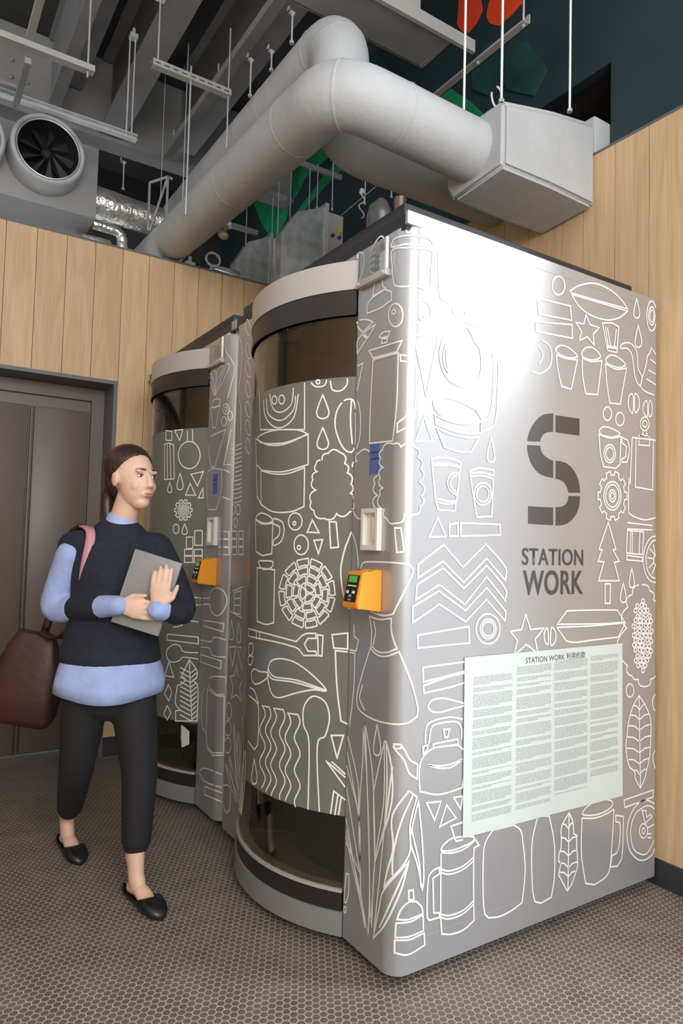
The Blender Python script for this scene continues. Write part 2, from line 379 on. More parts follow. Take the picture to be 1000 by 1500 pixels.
# ================================================================== booths
BW, BD, RC = 1.27, 1.267, 0.055        # width, depth, corner radius
CX, CY, RB, RG = 0.452, 0.645, 0.597, 0.586
PY0, PY1 = 0.26, 1.03                  # door opening along the front
Z0, ZT = 0.038, 2.262
Y2 = 1.292                             # second booth offset
HA = math.asin((CY-PY0)/RB)
def wrap_profile():
    p = [(BD, 0.0), (0.95, 0.0), (0.65, 0.0), (0.35, 0.0), (RC, 0.0)]
    for i in range(1, 11):
        a = math.pi/2*i/10; p.append((RC-RC*math.sin(a), RC-RC*math.cos(a)))
    p += [(0.0, 0.12), (0.0, PY0)]; return p
def left_profile():
    p = [(0.0, PY1), (0.0, 1.12), (0.0, BW-RC)]
    for i in range(1, 11):
        a = math.pi/2*i/10; p.append((RC-RC*math.cos(a), BW-RC+RC*math.sin(a)))
    p += [(0.5, BW), (BD, BW)]; return p
def door_profile():
    h = math.asin((CY-PY0)/RG)*0.995
    return [(CX-RG*math.cos(-h+2*h*i/48), CY+RG*math.sin(-h+2*h*i/48)) for i in range(49)]
PROF = {'wrap': wrap_profile(), 'door': door_profile(), 'left': left_profile()}
CUM = {}
for kk, p in PROF.items():
    c = [0.0]
    for i in range(1, len(p)): c.append(c[-1]+math.hypot(p[i][0]-p[i-1][0], p[i][1]-p[i-1][1]))
    CUM[kk] = c
def hit(px, py):
    """first booth skin the pixel looks at: (booth index, surface, arc length, height)"""
    q = ray(px, py); best = None
    for b, y0 in ((0, 0.0), (1, Y2)):
        for kk, p in PROF.items():
            for i in range(len(p)-1):
                ax, ay = p[i][0], p[i][1]+y0; ex, ey = p[i+1][0]-p[i][0], p[i+1][1]-p[i][1]
                den = q.x*ey-q.y*ex
                if abs(den) < 1e-9: continue
                wx, wy = ax-CAM.x, ay-CAM.y
                t = (wx*ey-wy*ex)/den; s = (wx*q.y-wy*q.x)/den
                if t > 0.3 and -0.001 <= s <= 1.001 and (best is None or t < best[0]):
                    best = (t, b, kk, CUM[kk][i]+s*math.hypot(ex, ey), CAM.z+q.z*t)
    return best[1:] if best else None
def surf(kk, s, z, off):
    p, c = PROF[kk], CUM[kk]
    i = 0
    while i < len(c)-2 and s > c[i+1]: i += 1
    L = c[i+1]-c[i]; t = (s-c[i])/L
    ex, ey = (p[i+1][0]-p[i][0])/L, (p[i+1][1]-p[i][1])/L
    nx, ny = -ey, ex                      # outward normal
    return (p[i][0]+ex*L*t+nx*off, p[i][1]+ey*L*t+ny*off, z)

# ---------------------------------------------------------------- traced line drawings
FR = {'A': (560, 310, .22), 'B': (760, 390, .22), 'C': (560, 600, .22), 'D': (760, 700, .22), 'E': (490, 860, .22), 'G': (490, 1110, .22),
      'H': (760, 1010, .22), 'I': (600, 1150, .22), 'K': (340, 400, .3), 'L': (340, 830, .3135), 'M': (200, 440, .26667), 'N': (200, 820, .26667),
      'Q': (500, 320, .14), 'Z': (480, 630, .19335), 'O': (0, 0, 1.0)}
DRAW = []
def smooth_pts(p, closed):
    n = len(p); out = []
    rng = range(n) if closed else range(n-1)
    for i in rng:
        if closed: a, b, c, d = p[i-1], p[i], p[(i+1) % n], p[(i+2) % n]
        else: a, b, c, d = p[max(i-1, 0)], p[i], p[i+1], p[min(i+2, n-1)]
        for k in range(5):
            t = k/5; t2 = t*t; t3 = t2*t
            out.append(tuple(0.5*((2*b[j])+(-a[j]+c[j])*t+(2*a[j]-5*b[j]+4*c[j]-d[j])*t2+(-a[j]+3*b[j]-3*c[j]+d[j])*t3) for j in (0, 1)))
    if not closed: out.append(p[-1])
    return out
def soft_pts(p, closed, lim=42):
    """round shallow bends, keep sharp corners"""
    n = len(p); tan = []
    for i in range(n):
        if not closed and i in (0, n-1): tan.append(None); continue
        a, b, c = p[i-1], p[i], p[(i+1) % n]
        u = (b[0]-a[0], b[1]-a[1]); v = (c[0]-b[0], c[1]-b[1])
        ang = abs(math.degrees(math.atan2(u[0]*v[1]-u[1]*v[0], u[0]*v[0]+u[1]*v[1])))
        if ang > lim: tan.append(None); continue
        l = math.hypot(c[0]-a[0], c[1]-a[1]) or 1.0; tan.append(((c[0]-a[0])/l, (c[1]-a[1])/l))
    out = []
    for i in (range(n) if closed else range(n-1)):
        b, c = p[i], p[(i+1) % n]; L = math.hypot(c[0]-b[0], c[1]-b[1]); d = ((c[0]-b[0])/(L or 1), (c[1]-b[1])/(L or 1))
        t0 = tan[i] or d; t1 = tan[(i+1) % n] or d
        m = 1 if tan[i] is None and tan[(i+1) % n] is None else 5
        for k in range(m):
            t = k/m; h0 = 2*t**3-3*t*t+1; h1 = t**3-2*t*t+t; h2 = -2*t**3+3*t*t; h3 = t**3-t*t
            out.append(tuple(h0*b[j]+h1*L*t0[j]+h2*c[j]+h3*L*t1[j] for j in (0, 1)))
    if not closed: out.append(p[-1])
    return out
def bulge_pts(p, closed, k=0.28):
    n = len(p); ar = sum(p[i][0]*p[(i+1) % n][1]-p[(i+1) % n][0]*p[i][1] for i in range(n)); sg = 1 if ar > 0 else -1
    out = []
    for i in (range(n) if closed else range(n-1)):
        a, b = p[i], p[(i+1) % n]; dx, dy = b[0]-a[0], b[1]-a[1]
        for j in range(6):
            t = j/6; h = k*4*t*(1-t)*sg
            out.append((a[0]+dx*t+dy*h, a[1]+dy*t-dx*h))
    if not closed: out.append(p[-1])
    return out
def P(fr, flags, txt):
    x0, y0, s = FR[fr]
    v = [float(t) for t in txt.replace(',', ' ').split()]
    p = [(v[i], v[i+1]) for i in range(0, len(v), 2)]
    cl = 'c' in flags
    if 's' in flags: p = smooth_pts(p, cl)
    elif 'b' not in flags and len(p) > 3: p = soft_pts(p, cl)
    if 'b' in flags: p = bulge_pts(p, cl)
    DRAW.append(([(x0+a*s, y0+b*s) for a, b in p], cl))
def EL(fr, cx, cy, rx, ry, n=22):
    x0, y0, s = FR[fr]
    DRAW.append(([(x0+(cx+rx*math.cos(2*math.pi*i/n))*s, y0+(cy+ry*math.sin(2*math.pi*i/n))*s) for i in range(n)], True))
def DR(fr, x, yt, yb, w):
    h = yb-yt
    P(fr, 'c', ' '.join('%g,%g' % (x+a*w/2, yt+b*h) for a, b in ((0, 0), (.35, .22), (.75, .5), (1, .75), (.8, .93), (.3, 1), (-.3, 1), (-.8, .93), (-1, .75), (-.75, .5), (-.35, .22))))
def GEAR(fr, cx, cy, rx, ry, n=10):
    pts = []
    for i in range(n):
        for da, rr in ((-.30, .84), (-.22, 1), (.22, 1), (.30, .84)):
            a = 2*math.pi*(i+da)/n; pts.append('%g,%g' % (cx+rx*rr*math.cos(a), cy+ry*rr*math.sin(a)))
    P(fr, 'c', ' '.join(pts))
def RIBLEAF(fr, outline, stem, ys, xl, xr, xm, up):
    P(fr, 'c', outline); P(fr, '', stem)
    for y, a, b in zip(ys, xl, xr):
        P(fr, '', '%g,%g %g,%g %g,%g' % (a, y-up*.2, (a+xm)/2, y-up*.1, xm, y+up)); P(fr, '', '%g,%g %g,%g %g,%g' % (xm, y+up, (b+xm)/2, y-up*.2, b, y-up*.5))
# --- side panel and corner, upper
P('Q', 'cs', '535,300 540,240 590,200 700,180 850,190 930,230 940,300 700,268')
P('Q', 'cs', '535,335 700,308 930,335 945,450 935,600 920,720 880,745 780,712 590,712 550,660 535,500')
EL('Q', 705, 125, 25, 25)
P('Q', 'cs', '310,560 302,450 320,330 360,250 410,190 450,215 460,350 450,500 435,580')
P('Q', 'cs', '172,420 190,360 230,370 245,450 225,560 190,650 170,720'); P('Q', '', '350,690 330,810'); P('Q', '', '430,650 440,710 470,735 325,815')
P('Q', 'c', '275,910 320,840 460,745 530,770 530,855 480,890 420,935 275,995')
EL('A', 90, 690, 47, 77); EL('A', 78, 668, 12, 15); EL('A', 250, 670, 72, 78); EL('A', 262, 708, 14, 16)
P('A', 's', '372,250 378,540 430,605 520,625'); P('A', 'c', '465,640 548,660 555,700 470,680'); P('A', '', '485,705 640,745'); P('A', '', '480,760 540,735 650,770')
P('A', 'c', '210,825 370,835 290,1230')
P('A', 'cs', '520,770 450,800 390,880 385,1000 430,1110 530,1165 620,1130 655,1050 650,930 610,860 570,780'); P('A', 'cs', '425,885 405,950 410,1020 440,1070 425,990')
P('A', 's', '735,940 735,1180 715,1350 665,1400'); P('A', 's', '770,1000 765,1200 745,1410 660,1465')
P('A', 'cs', '340,1290 345,1255 400,1238 500,1260 610,1315 650,1370 655,1395 560,1415 450,1390 370,1340')
P('A', 'c', '345,1350 440,1395 555,1415 655,1400 655,1475 570,1480 450,1455 355,1415')
P('C', 'c', '360,125 450,165 560,188 640,185 585,285 500,280 410,250'); P('C', 'c', '275,45 330,210 222,210')
P('A', 'c', '120,955 190,965 220,1010 215,1340 195,1420 100,1470 100,1410 165,1350 190,1250 190,1030 170,1000 122,995')
P('K', 'c', '670,380 830,330 805,385 690,415'); P('K', 'c', '720,310 740,290 772,285 765,310 725,318'); P('K', 'c', '735,322 760,320 758,338 730,345')
P('K', 'c', '690,425 812,390 805,640 785,820 672,832 678,640')
P('K', 'c', '612,230 660,228 690,240 640,290 615,262'); P('K', 'c', '655,285 703,250 665,315 645,300'); P('K', 'c', '613,335 635,300 660,320 613,392'); P('K', '', '612,455 640,440 612,575')
# --- side panel, right part
EL('B', 260, 130, 42, 62); P('B', 'c', '120,215 338,265 348,360 130,320'); P('B', 'c', '110,370 350,390 352,480 110,435')
P('B', 'c', '335,165 400,128 500,115 600,155 670,215 720,285 350,180'); P('B', 'c', '345,188 720,300 660,345 580,358 480,330 400,270')
P('B', 'c', '442,325 470,390 528,410 490,455 497,525 450,470 400,495 412,435 375,375 428,385')
P('B', 'c', '552,380 610,378 660,405 650,540 580,530'); P('B', '', '572,405 588,525'); P('B', '', '584,408 604,528'); P('B', '', '643,420 630,538'); P('B', 'c', '580,540 650,550 645,575 585,562')
P('B', 'cs', '240,555 275,528 330,545 385,600 330,610 270,590'); P('B', 'c', '245,590 300,612 385,625 345,820 280,800 255,680')
P('B', 'cs', '415,580 440,545 490,545 540,600 490,625 430,610'); P('B', 'c', '418,610 470,635 548,630 520,855 440,850 420,720')
P('B', 'cs', '575,620 610,592 660,610 705,655 660,675 590,650'); P('B', 'c', '572,650 640,685 712,680 670,920 600,910 580,770')
P('B', 's', '130,540 150,570 155,610 130,650'); P('B', 's', '150,495 200,530 215,600 200,670 140,715 80,700')
P('B', 'cs', '670,540 690,515 740,515 780,570 790,680 815,740 800,795 770,740 750,600 720,550 680,548')
P('B', '', '912,525 880,540 865,580 850,600 845,640 830,700 815,750 805,800 830,830 912,865')
for t in ('885,555 908,590', '870,620 908,650', '855,690 908,720', '845,750 908,790'): P('B', '', t)
DR('B', 780, 215, 345, 40); DR('B', 790, 395, 540, 45)
for a, b in ((55, 100), (35, 60), (22, 40)): EL('B', 880, 332, a*.6, b)
for t in ('750,850 728,870 725,930 745,975 755,970 758,900', '770,848 795,880 795,940 770,975 765,900', '845,895 822,930 825,975 850,1000 852,940', '868,895 882,930 880,985 862,1000 858,940'): P('B', 'cs', t)
EL('B', 585, 982, 28, 45); EL('B', 668, 1018, 28, 44)
P('B', 'cs', '530,1095 560,1070 610,1080 668,1115 620,1138 550,1125'); P('B', 'c', '528,1120 600,1145 675,1135 668,1320 640,1345 560,1335 540,1260')
EL('B', 600, 1248, 38, 60); EL('B', 600, 1248, 26, 42); P('B', 'c', '680,1140 720,1160 730,1220 715,1305 680,1305 680,1285 705,1270 710,1200 680,1175')
EL('B', 832, 1050, 30, 45); EL('B', 832, 1050, 15, 22); P('B', '', '820,1095 820,1120 800,1125 865,1130 845,1120 842,1095'); P('B', 'c', '795,1125 865,1130 865,1195 795,1190')
P('B', '', '908,1160 750,1140 735,1450'); P('D', 's', '728,0 725,200 740,245 830,280 905,265'); P('B', 'c', '775,1145 890,1155 885,1490 770,1470')
for a, b in ((57, 95), (45, 75), (22, 40), (12, 22)): EL('D', 618, 120, a, b)
GEAR('D', 618, 120, 97, 165)
P('D', 'c', '590,295 640,475 622,480 662,555 630,562 662,685 525,685 560,560 522,555 548,480 528,475'); P('D', 'c', '570,705 605,705 602,835 570,835')
DR('D', 747, 600, 730, 34); DR('D', 690, 700, 830, 38)
P('D', 'c', '718,298 908,320 908,348 716,340'); P('D', 'c', '718,350 825,358 818,510 712,500'); P('D', '', '740,355 735,500'); P('D', '', '750,358 748,502'); P('D', '', '800,358 795,505'); P('D', 'c', '715,515 815,530 818,555 712,545')
P('D', 's', '906,388 870,400 835,460 822,550 838,640 870,685 906,698'); P('D', 's', '906,415 880,425 850,480 840,550 852,620 880,660 906,668')
for t in ('905,520 890,440', '905,520 865,470', '895,540 850,530', '895,560 860,600', '905,580 880,640'): P('D', '', t)
P('D', 's', '906,515 892,530 892,565 906,580')
P('D', 'cb', '815,712 865,750 890,810 900,900 905,1000 900,1200 903,1290 870,1340 835,1390 790,1340 750,1320 718,1250 712,1000 720,860 750,775')
_r = random.Random(3)
for i in range(15):
    for j in range(6):
        fx = (j-2.5)*26+(13 if i % 2 else 0)-6; fy = (i-7)*33
        if (fx/66)**2+(fy/240)**2 < 1: EL('D', 817+fx+_r.uniform(-3, 3), 1050+fy+_r.uniform(-4, 4), 10.5, 15, 8)
P('D', 'c', '250,975 315,885 480,880 650,880 700,960 560,970'); P('D', 'c', '248,995 480,985 705,965 655,1060 480,1080 360,1095 310,1085')
P('O', 'c', '769,900 776.5,922 796,920 783,936 787,957 770,944 752,960 757,938 747,925 763,922')
P('D', 'cs', '185,1000 165,1030 168,1085 190,1110 192,1050'); P('D', 'cs', '215,995 240,1030 238,1085 210,1115 205,1050'); EL('D', 735, 1415, 25, 45)
# --- side panel, middle
P('C', 'c', '327,330 380,320 460,330 520,355 518,380 420,360 328,362'); P('C', 'c', '328,374 430,370 516,390 490,610 440,612 350,590'); P('C', 'c', '352,612 420,628 485,625 480,675 370,668')
P('C', 's', '505,420 455,430 430,480 450,540 490,570'); P('C', 's', '505,435 465,450 448,490 462,530 490,552')
P('C', 'c', '580,410 640,390 740,405 738,440 660,420 582,425'); P('C', 'c', '582,445 660,440 735,462 725,712 625,715'); EL('C', 665, 562, 57, 75); EL('C', 665, 562, 42, 52)
DR('C', 720, 185, 350, 50); P('C', 'c', '365,720 420,845 310,848'); P('C', 'c', '445,765 500,755 500,842 442,842'); P('C', 'c', '518,755 778,765 783,835 518,842')
P('C', 'c', '235,1030 405,900 533,1050 685,895 818,1055 815,1138 690,990 538,1150 398,1010 235,1120')
P('C', 'c', '228,1165 400,1055 538,1192 690,1038 818,1200 815,1272 690,1112 545,1298 375,1165 220,1265')
P('C', 'c', '200,1312 372,1208 548,1338 690,1185 818,1345 812,1405 688,1265 550,1412 375,1295 200,1418')
for a, b in ((80, 100), (52, 65), (40, 48)): EL('C', 700, 1460, a, b)
# --- trees
P('K', 'cb', '735,865 790,835 825,850 890,850 905,900 918,955 912,1020 922,1090 915,1140 880,1180 840,1178 800,1222 760,1200 745,1160 725,1080 740,1050 725,1000 740,950 728,905')
P('K', 'b', '588,948 610,918 622,878 672,872'); P('K', 'b', '712,990 700,1030 712,1085 700,1145'); P('K', 's', '588,1150 600,1180 620,1200 650,1190')
P('K', 'cb', '440,915 470,880 525,875 550,930 562,975 580,1030 578,1075 588,1110 570,1170 510,1175 450,1198 400,1160 387,1120 410,1060 395,1010 415,970 410,935')
P('K', 'c', '795,1245 825,1245 840,1360 805,1365'); P('K', '', '650,1235 638,1238 650,1340')
# --- carafe, kettle, side lower
P('Z', '', '250,1050 265,1010 300,998 600,1015 645,1050 640,1090 495,1395 420,1405 320,1370')
P('E', 'c', '235,195 300,215 380,208 378,270 390,340 415,410 350,435 290,430 245,390 248,290'); P('E', 's', '262,225 275,300 258,385')
P('E', 'c', '240,405 285,450 340,462 430,430 500,610 550,800 545,860 480,905 380,910 260,880 170,820 150,750 170,640'); P('E', 's', '190,650 170,740 205,820')
DR('E', 285, 915, 1120, 48)
P('E', 'c', '395,1045 440,1048 465,1085 500,1150 550,1180 545,1275 495,1240 460,1150 400,1075'); EL('E', 420, 1060, 28, 15, 12)
P('E', 'c', '650,1075 575,1150 560,1250 565,1360 690,1380 845,1335 880,1100 815,1050')
P('E', 's', '600,1040 605,940 640,895 760,865 850,880'); P('E', 's', '625,1040 640,940 680,910 800,895 840,940 840,1010'); P('E', 'c', '650,1045 815,1010 818,1045 655,1070')
P('E', 'c', '720,945 762,945 748,998 730,998'); P('E', 'c', '585,1060 615,1050 612,1080 585,1110'); P('E', 'cs', '625,1185 700,1190 780,1175 845,1145 780,1195 700,1205')
P('E', 'c', '550,320 890,262 895,372 552,405'); P('E', 'c', '585,535 870,496 870,558 588,632'); P('E', 'c', '588,655 770,592 870,570 870,632 770,665 592,705')
P('E', 'cs', '620,790 650,750 720,740 790,755 870,782 780,810 700,832 640,825')
P('G', 'c', '610,300 705,290 663,415'); P('G', 'c', '742,312 805,400 697,458'); P('G', 'c', '790,265 850,255 835,340')
P('G', '', '850,428 772,455 795,530 805,555 850,545'); P('G', 'cs', '705,610 730,570 780,535 850,525 920,525 915,555 850,590 780,615 720,618')
P('G', '', '705,630 703,1062 710,1172 780,1172 860,1140 925,1080 922,965 922,660 925,600 957,580 935,545 860,605 780,632 705,630')
for y in (0, 22): P('G', 's', '705,%d 760,%d 850,%d 922,%d' % (740+y, 752+y, 720+y, 660+y)); P('G', 's', '705,%d 760,%d 850,%d 922,%d' % (1040+y, 1048+y, 1015+y, 948+y))
P('G', 'c', '693,728 650,750 620,800 612,1060 625,1080 693,1060 693,1030 655,1030 650,800 693,770')
P('G', 'c', '490,885 520,878 525,940 492,948'); P('G', 'c', '415,1075 440,1010 490,960 540,955 575,990 585,1035 490,1075'); P('G', 'c', '408,1100 500,1090 585,1045 588,1150 490,1190 403,1195'); P('G', 'c', '400,1212 490,1210 592,1165 597,1245 480,1310 398,1295')
P('I', 'c', '550,300 505,370 488,450 485,700 495,850 520,882 590,875 680,830 745,780 765,560 750,380 735,300 690,265'); P('I', 'c', '850,205 815,350 808,480 815,700 830,775 870,785 940,745 960,600 958,380 925,205')
RIBLEAF('H', '330,820 355,880 360,960 382,970 380,1040 385,1110 385,1180 370,1230 345,1300 318,1340 270,1250 262,1230 275,1160 260,1140 265,1085 275,1060 278,990 278,920 300,870', '330,820 322,1340', (900, 990, 1080, 1160, 1220), (282, 278, 266, 272, 268), (352, 380, 382, 384, 370), 325, 25)
RIBLEAF('H', '795,40 840,110 870,190 875,290 870,380 865,450 850,520 830,600 805,655 770,590 765,545 730,510 708,380 715,310 725,220 755,110', '795,40 805,655', (110, 175, 245, 320, 395, 470, 540), (755, 740, 725, 715, 712, 725, 762), (838, 860, 870, 872, 868, 862, 845), 798, 25)
P('H', 'cs', '420,830 450,780 520,740 600,735 620,765 580,805 500,835'); P('H', 's', '415,855 500,855 580,825 628,795'); P('H', '', '415,855 412,1100 440,1290 500,1298 580,1240 605,1150 628,795')
P('H', 'c', '640,835 690,845 690,900 680,1120 650,1175 605,1180 615,1105 645,1090 662,1040 670,920 665,885 640,878')
P('H', 's', '903,765 860,740 810,745 750,810 715,930 730,1060 780,1125 830,1135 880,1100 903,1050'); P('H', 's', '903,800 870,775 830,780 770,830 740,930 755,1050 800,1092 850,1088 903,985')
EL('H', 825, 940, 27, 48); EL('H', 825, 940, 10, 18); P('H', 'c', '815,805 840,805 845,850 870,830 880,845 835,890'); P('H', '', '905,985 850,985'); P('H', '', '850,960 903,960'); P('H', '', '850,920 895,895')
P('H', 'c', '697,735 890,668 888,715 700,785'); P('H', 's', '903,30 885,70 890,120 903,140'); P('H', 's', '905,400 885,450 902,525')
# --- long leaves on the front panel
for t in ('205,-235 250,60 262,250 270,650 240,1130 232,650 215,50', '195,-230 190,0 165,400 175,780 180,930 225,1190 235,900 225,300', '335,-110 265,210 262,300 270,690 380,300 380,60 345,-110',
          '490,220 545,260 500,440 490,650 330,860 350,760 390,600 385,385', '555,285 580,560 590,800 580,880 545,700 500,560 515,450', '490,690 440,880 330,1120 260,1200 300,1000 330,880',
          '80,770 97,775 95,900 78,965 66,960 70,880', '64,990 80,995 75,1030 64,1026'): P('G', 'c', t)
for t in ('335,-110 330,300 270,700 250,1130', '345,-110 350,200 320,600 265,1150', '85,-165 160,180 160,360 82,-60', '82,50 165,400 170,760 82,200', '78,400 205,1130', '78,520 225,1190 180,930 80,480', '78,560 170,760',
          '520,240 440,430 390,640 385,780', '510,480 560,700 570,860', '490,700 300,1130', '270,700 340,430 385,60'): P('G', '', t)
# --- door
P('K', 'cs', '130,800 200,770 310,765 365,785 340,800 250,830 150,830'); P('K', 'c', '117,810 180,840 260,835 372,785 372,935 250,970 150,965 120,935'); P('K', 'c', '143,965 200,980 270,980 355,950 352,1140 290,1165 200,1165 143,1130'); P('K', '', '120,940 124,1090 143,1130')
DR('K', 443, 595, 710, 60); DR('K', 443, 755, 860, 56); P('K', 'cs', '545,625 585,618 600,650 603,740 600,840 580,875 540,850 505,760 510,680'); P('K', 's', '583,620 578,720 587,835'); P('K', 's', '615,625 628,690 625,800 608,860')
P('K', '', '355,535 355,765 140,765 135,590')
for t in ('155,620 165,700 205,750 255,750 305,700 325,590', '170,615 180,690 240,720 300,670 312,600', '185,590 200,660 240,680 290,640 300,560'): P('K', 's', t)
EL('K', 208, 620, 12, 20); EL('K', 243, 618, 14, 22); P('K', 's', '385,535 410,555 450,550 462,522'); EL('K', 420, 532, 9, 10, 10); P('K', 's', '480,525 490,570 530,575 560,545 562,515')
P('K', 'cs', '118,1200 140,1172 180,1185 200,1210 160,1222'); P('K', 'c', '116,1205 150,1225 200,1222 195,1370 150,1380 118,1360'); P('K', 'cs', '205,1200 245,1215 255,1260 240,1310 205,1330 205,1305 230,1280 232,1240 205,1225')
EL('K', 310, 1213, 33, 42); EL('K', 305, 1222, 7, 9, 10); EL('K', 338, 1327, 35, 48); EL('K', 327, 1340, 8, 10, 10)
P('K', 'c', '392,1205 425,1268 367,1265'); P('K', 'c', '400,1305 442,1302 422,1372'); P('K', 'c', '475,1215 508,1215 520,1338 482,1343')
P('Z', 's', '180,770 130,900 105,1010 100,1100 120,1250 165,1355'); P('Z', 's', '185,775 215,860 230,960 232,1040')
P('K', 'cs', '130,1410 160,1405 200,1410 190,1440 150,1445'); P('L', 'c', '118,5 200,15 195,262 160,270 118,255')
def PETALS(cx, cy, rx, ry):
    for rf, dr, n, ph in ((.89, .10, 12, .1), (.64, .10, 10, .4), (.39, .10, 7, .2), (.14, .10, 3, 0)):
        for i in range(n):
            a0 = 2*math.pi*(i+.10)/n+ph; a1 = 2*math.pi*(i+.90)/n+ph
            pts = [(a, rf+dr) for a in (a0+(a1-a0)*k/4 for k in range(5))]+[(a, rf-dr*.85) for a in (a1-(a1-a0)*k/4 for k in range(5))]
            DRAW.append((smooth_pts([(cx+rx*r*math.cos(a), cy+ry*r*math.sin(a)) for a, r in pts], True), True))
PETALS(450, 869, 41, 51)
P('L', 'c', '78,290 300,350 340,315 392,312 392,335 355,335 338,362 355,395 392,395 395,415 335,415 300,378 78,325'); P('L', 'c', '400,318 425,322 420,418 403,415'); P('L', '', '115,305 115,340'); P('L', '', '130,308 130,342')
P('L', 'cs', '170,475 185,440 230,430 300,450 380,510 440,578 380,575 300,590 220,612 185,590 168,520'); P('L', 's', '170,480 200,515 300,530 440,578'); P('L', 's', '168,490 190,525 290,540 430,580'); P('L', 'cs', '165,495 130,490 105,478 92,500 100,540 120,548 165,520')
P('L', 'cs', '80,365 95,360 100,390 90,412 80,408'); P('L', 'cs', '78,420 98,422 92,455 78,455'); P('L', '', '78,600 120,640 125,700 120,830 105,855 76,815'); P('L', 's', '84,565 105,580 125,640')
for xl, xr, yt, yb in ((143, 170, 650, 1050), (195, 235, 662, 1085), (262, 305, 685, 1118)):
    wave = lambda x, a, b: [(x+13*math.sin((y-yt)/24.0), y) for y in range(a, b, 12)]
    lft = wave(xl, yt, yb-14)[::-1]; rgt = wave(xr, yt+6, yb+8); x0, y0, s = FR['L']
    DRAW.append(([(x0+a*s, y0+b*s) for a, b in lft+rgt], False))
P('L', 's', '355,1135 360,825 335,740 335,660 365,612 400,608 440,640 455,710 435,790 398,840 408,1145')
P('L', 'c', '463,788 520,788 490,895'); P('L', '', '528,1030 438,905 530,985'); P('L', '', '465,910 530,970'); P('L', '', '460,1155 475,1048 530,1090'); P('L', '', '480,1160 495,1060'); P('L', '', '497,1160 510,1075')
P('L', 'c', '467,318 540,310 540,385 475,380'); P('L', '', '550,268 570,270 572,325 592,345 580,395 550,388'); P('L', '', '540,398 482,392 490,560 508,720 540,735'); P('L', '', '550,400 575,405 570,560 550,745')
DR('L', 105, 900, 1015, 26)
# --- second booth and the strip of the first booth beside it
for t in ('430,520 400,430 405,400 425,440', '430,520 415,420 430,385 442,430', '432,520 440,400 470,360 478,380 445,440', '435,520 470,420 500,350 508,380'): P('M', 'cs', t)
P('M', 's', '530,180 495,200 490,270 530,340 538,390 500,540'); P('M', 's', '550,170 580,250 575,400 552,520')
P('M', 'cs', '415,570 430,545 460,545 455,575 425,590'); P('M', 'c', '410,590 460,580 435,700 420,700'); EL('M', 492, 597, 18, 28); EL('M', 492, 597, 7, 12); EL('M', 482, 665, 14, 25); EL('M', 515, 635, 12, 25)
P('M', 'c', '388,755 490,710 430,915 410,915'); P('M', '', '520,710 480,905 520,900'); P('M', 'c', '383,950 420,925 470,930 465,1050 440,1150 395,1150'); P('M', '', '478,930 515,945'); P('M', '', '475,1080 515,1095')
for y in (140, 270, 370, 480, 590, 690, 790): P('M', 'cs', '600,%d 610,%d 625,%d 628,%d 612,%d' % (y, y-35, y, y+45, y+45))
for y in range(790, 1110, 24): P('M', 's', '522,%d 545,%d 578,%d' % (y, y+9, y-2))
P('M', 'c', '540,560 565,545 575,600 572,770 540,780'); EL('M', 532, 1150, 10, 28); EL('M', 560, 1150, 12, 28); EL('M', 545, 1220, 10, 25)
for y in (1268, 1312, 1356): P('M', 'c', '525,%d 552,%d 552,%d 525,%d' % (y, y, y+40, y+40)); P('M', 'c', '562,%d 588,%d 588,%d 562,%d' % (y, y, y+40, y+40)); P('M', 'c', '455,%d 508,%d 508,%d 455,%d' % (y, y+2, y+42, y+40))
P('M', 'c', '162,715 195,720 195,770 162,768'); P('M', 'c', '210,715 255,710 238,770'); EL('M', 290, 850, 60, 75); P('M', '', '280,715 280,780'); P('M', '', '308,710 310,780')
P('M', 'c', '155,790 180,785 205,795 208,980 155,985'); P('M', '', '170,790 170,980'); P('M', '', '185,790 190,980'); DR('M', 240, 950, 1040, 34); DR('M', 183, 1000, 1055, 24); P('M', 'c', '300,955 368,940 335,1020'); P('M', 'c', '295,1005 325,1070 270,1070'); P('M', 'c', '340,1085 365,1030 366,1085')
for a in (40, 28, 18, 8): EL('M', 258, 1152, a*.75, a)
GEAR('M', 258, 1152, 48, 58); DR('M', 265, 1228, 1285, 30); EL('M', 218, 1255, 16, 26)
P('M', 'c', '275,1300 310,1300 310,1360 275,1365'); P('M', 'c', '320,1265 362,1265 362,1345 320,1345')
for y in (1368, 1405): P('M', 'c', '265,%d 310,%d 310,%d 265,%d' % (y, y, y+34, y+34)); P('M', 'c', '318,%d 362,%d 362,%d 318,%d' % (y, y, y+34, y+34))
P('N', 's', '345,210 400,210 410,175 440,155 480,175 497,230 470,290 440,308 410,280 400,245 345,248'); P('N', '', '285,205 338,208'); P('N', '', '285,250 338,248'); P('N', 'c', '352,330 480,350 475,395 352,358')
P('N', 's', '200,370 245,362 280,335 340,342'); P('N', 'c', '170,408 340,425 340,462 168,440'); P('N', 's', '340,510 260,505 240,475 210,465 175,485 165,520 180,555 210,562 240,550 260,535 340,545')
P('N', 's', '352,440 410,450 430,425 490,440'); P('N', 's', '352,480 400,485 420,525 490,535'); P('N', 'c', '352,520 465,555 462,600 352,560')
P('N', 'c', '290,548 333,610 330,650 310,660 336,690 333,885 215,885 215,830 240,825 215,790 225,690 250,680 270,660 250,635'); P('N', '', '290,548 305,885')
for y in range(600, 880, 26): P('N', '', '240,%d 298,%d' % (y-10, y+22)); P('N', '', '300,%d 330,%d' % (y+22, y-6))
P('N', 'c', '180,560 205,645 155,635'); P('N', 'c', '175,685 192,725 178,775 155,735'); P('N', 'c', '170,800 190,840 170,880 150,845')
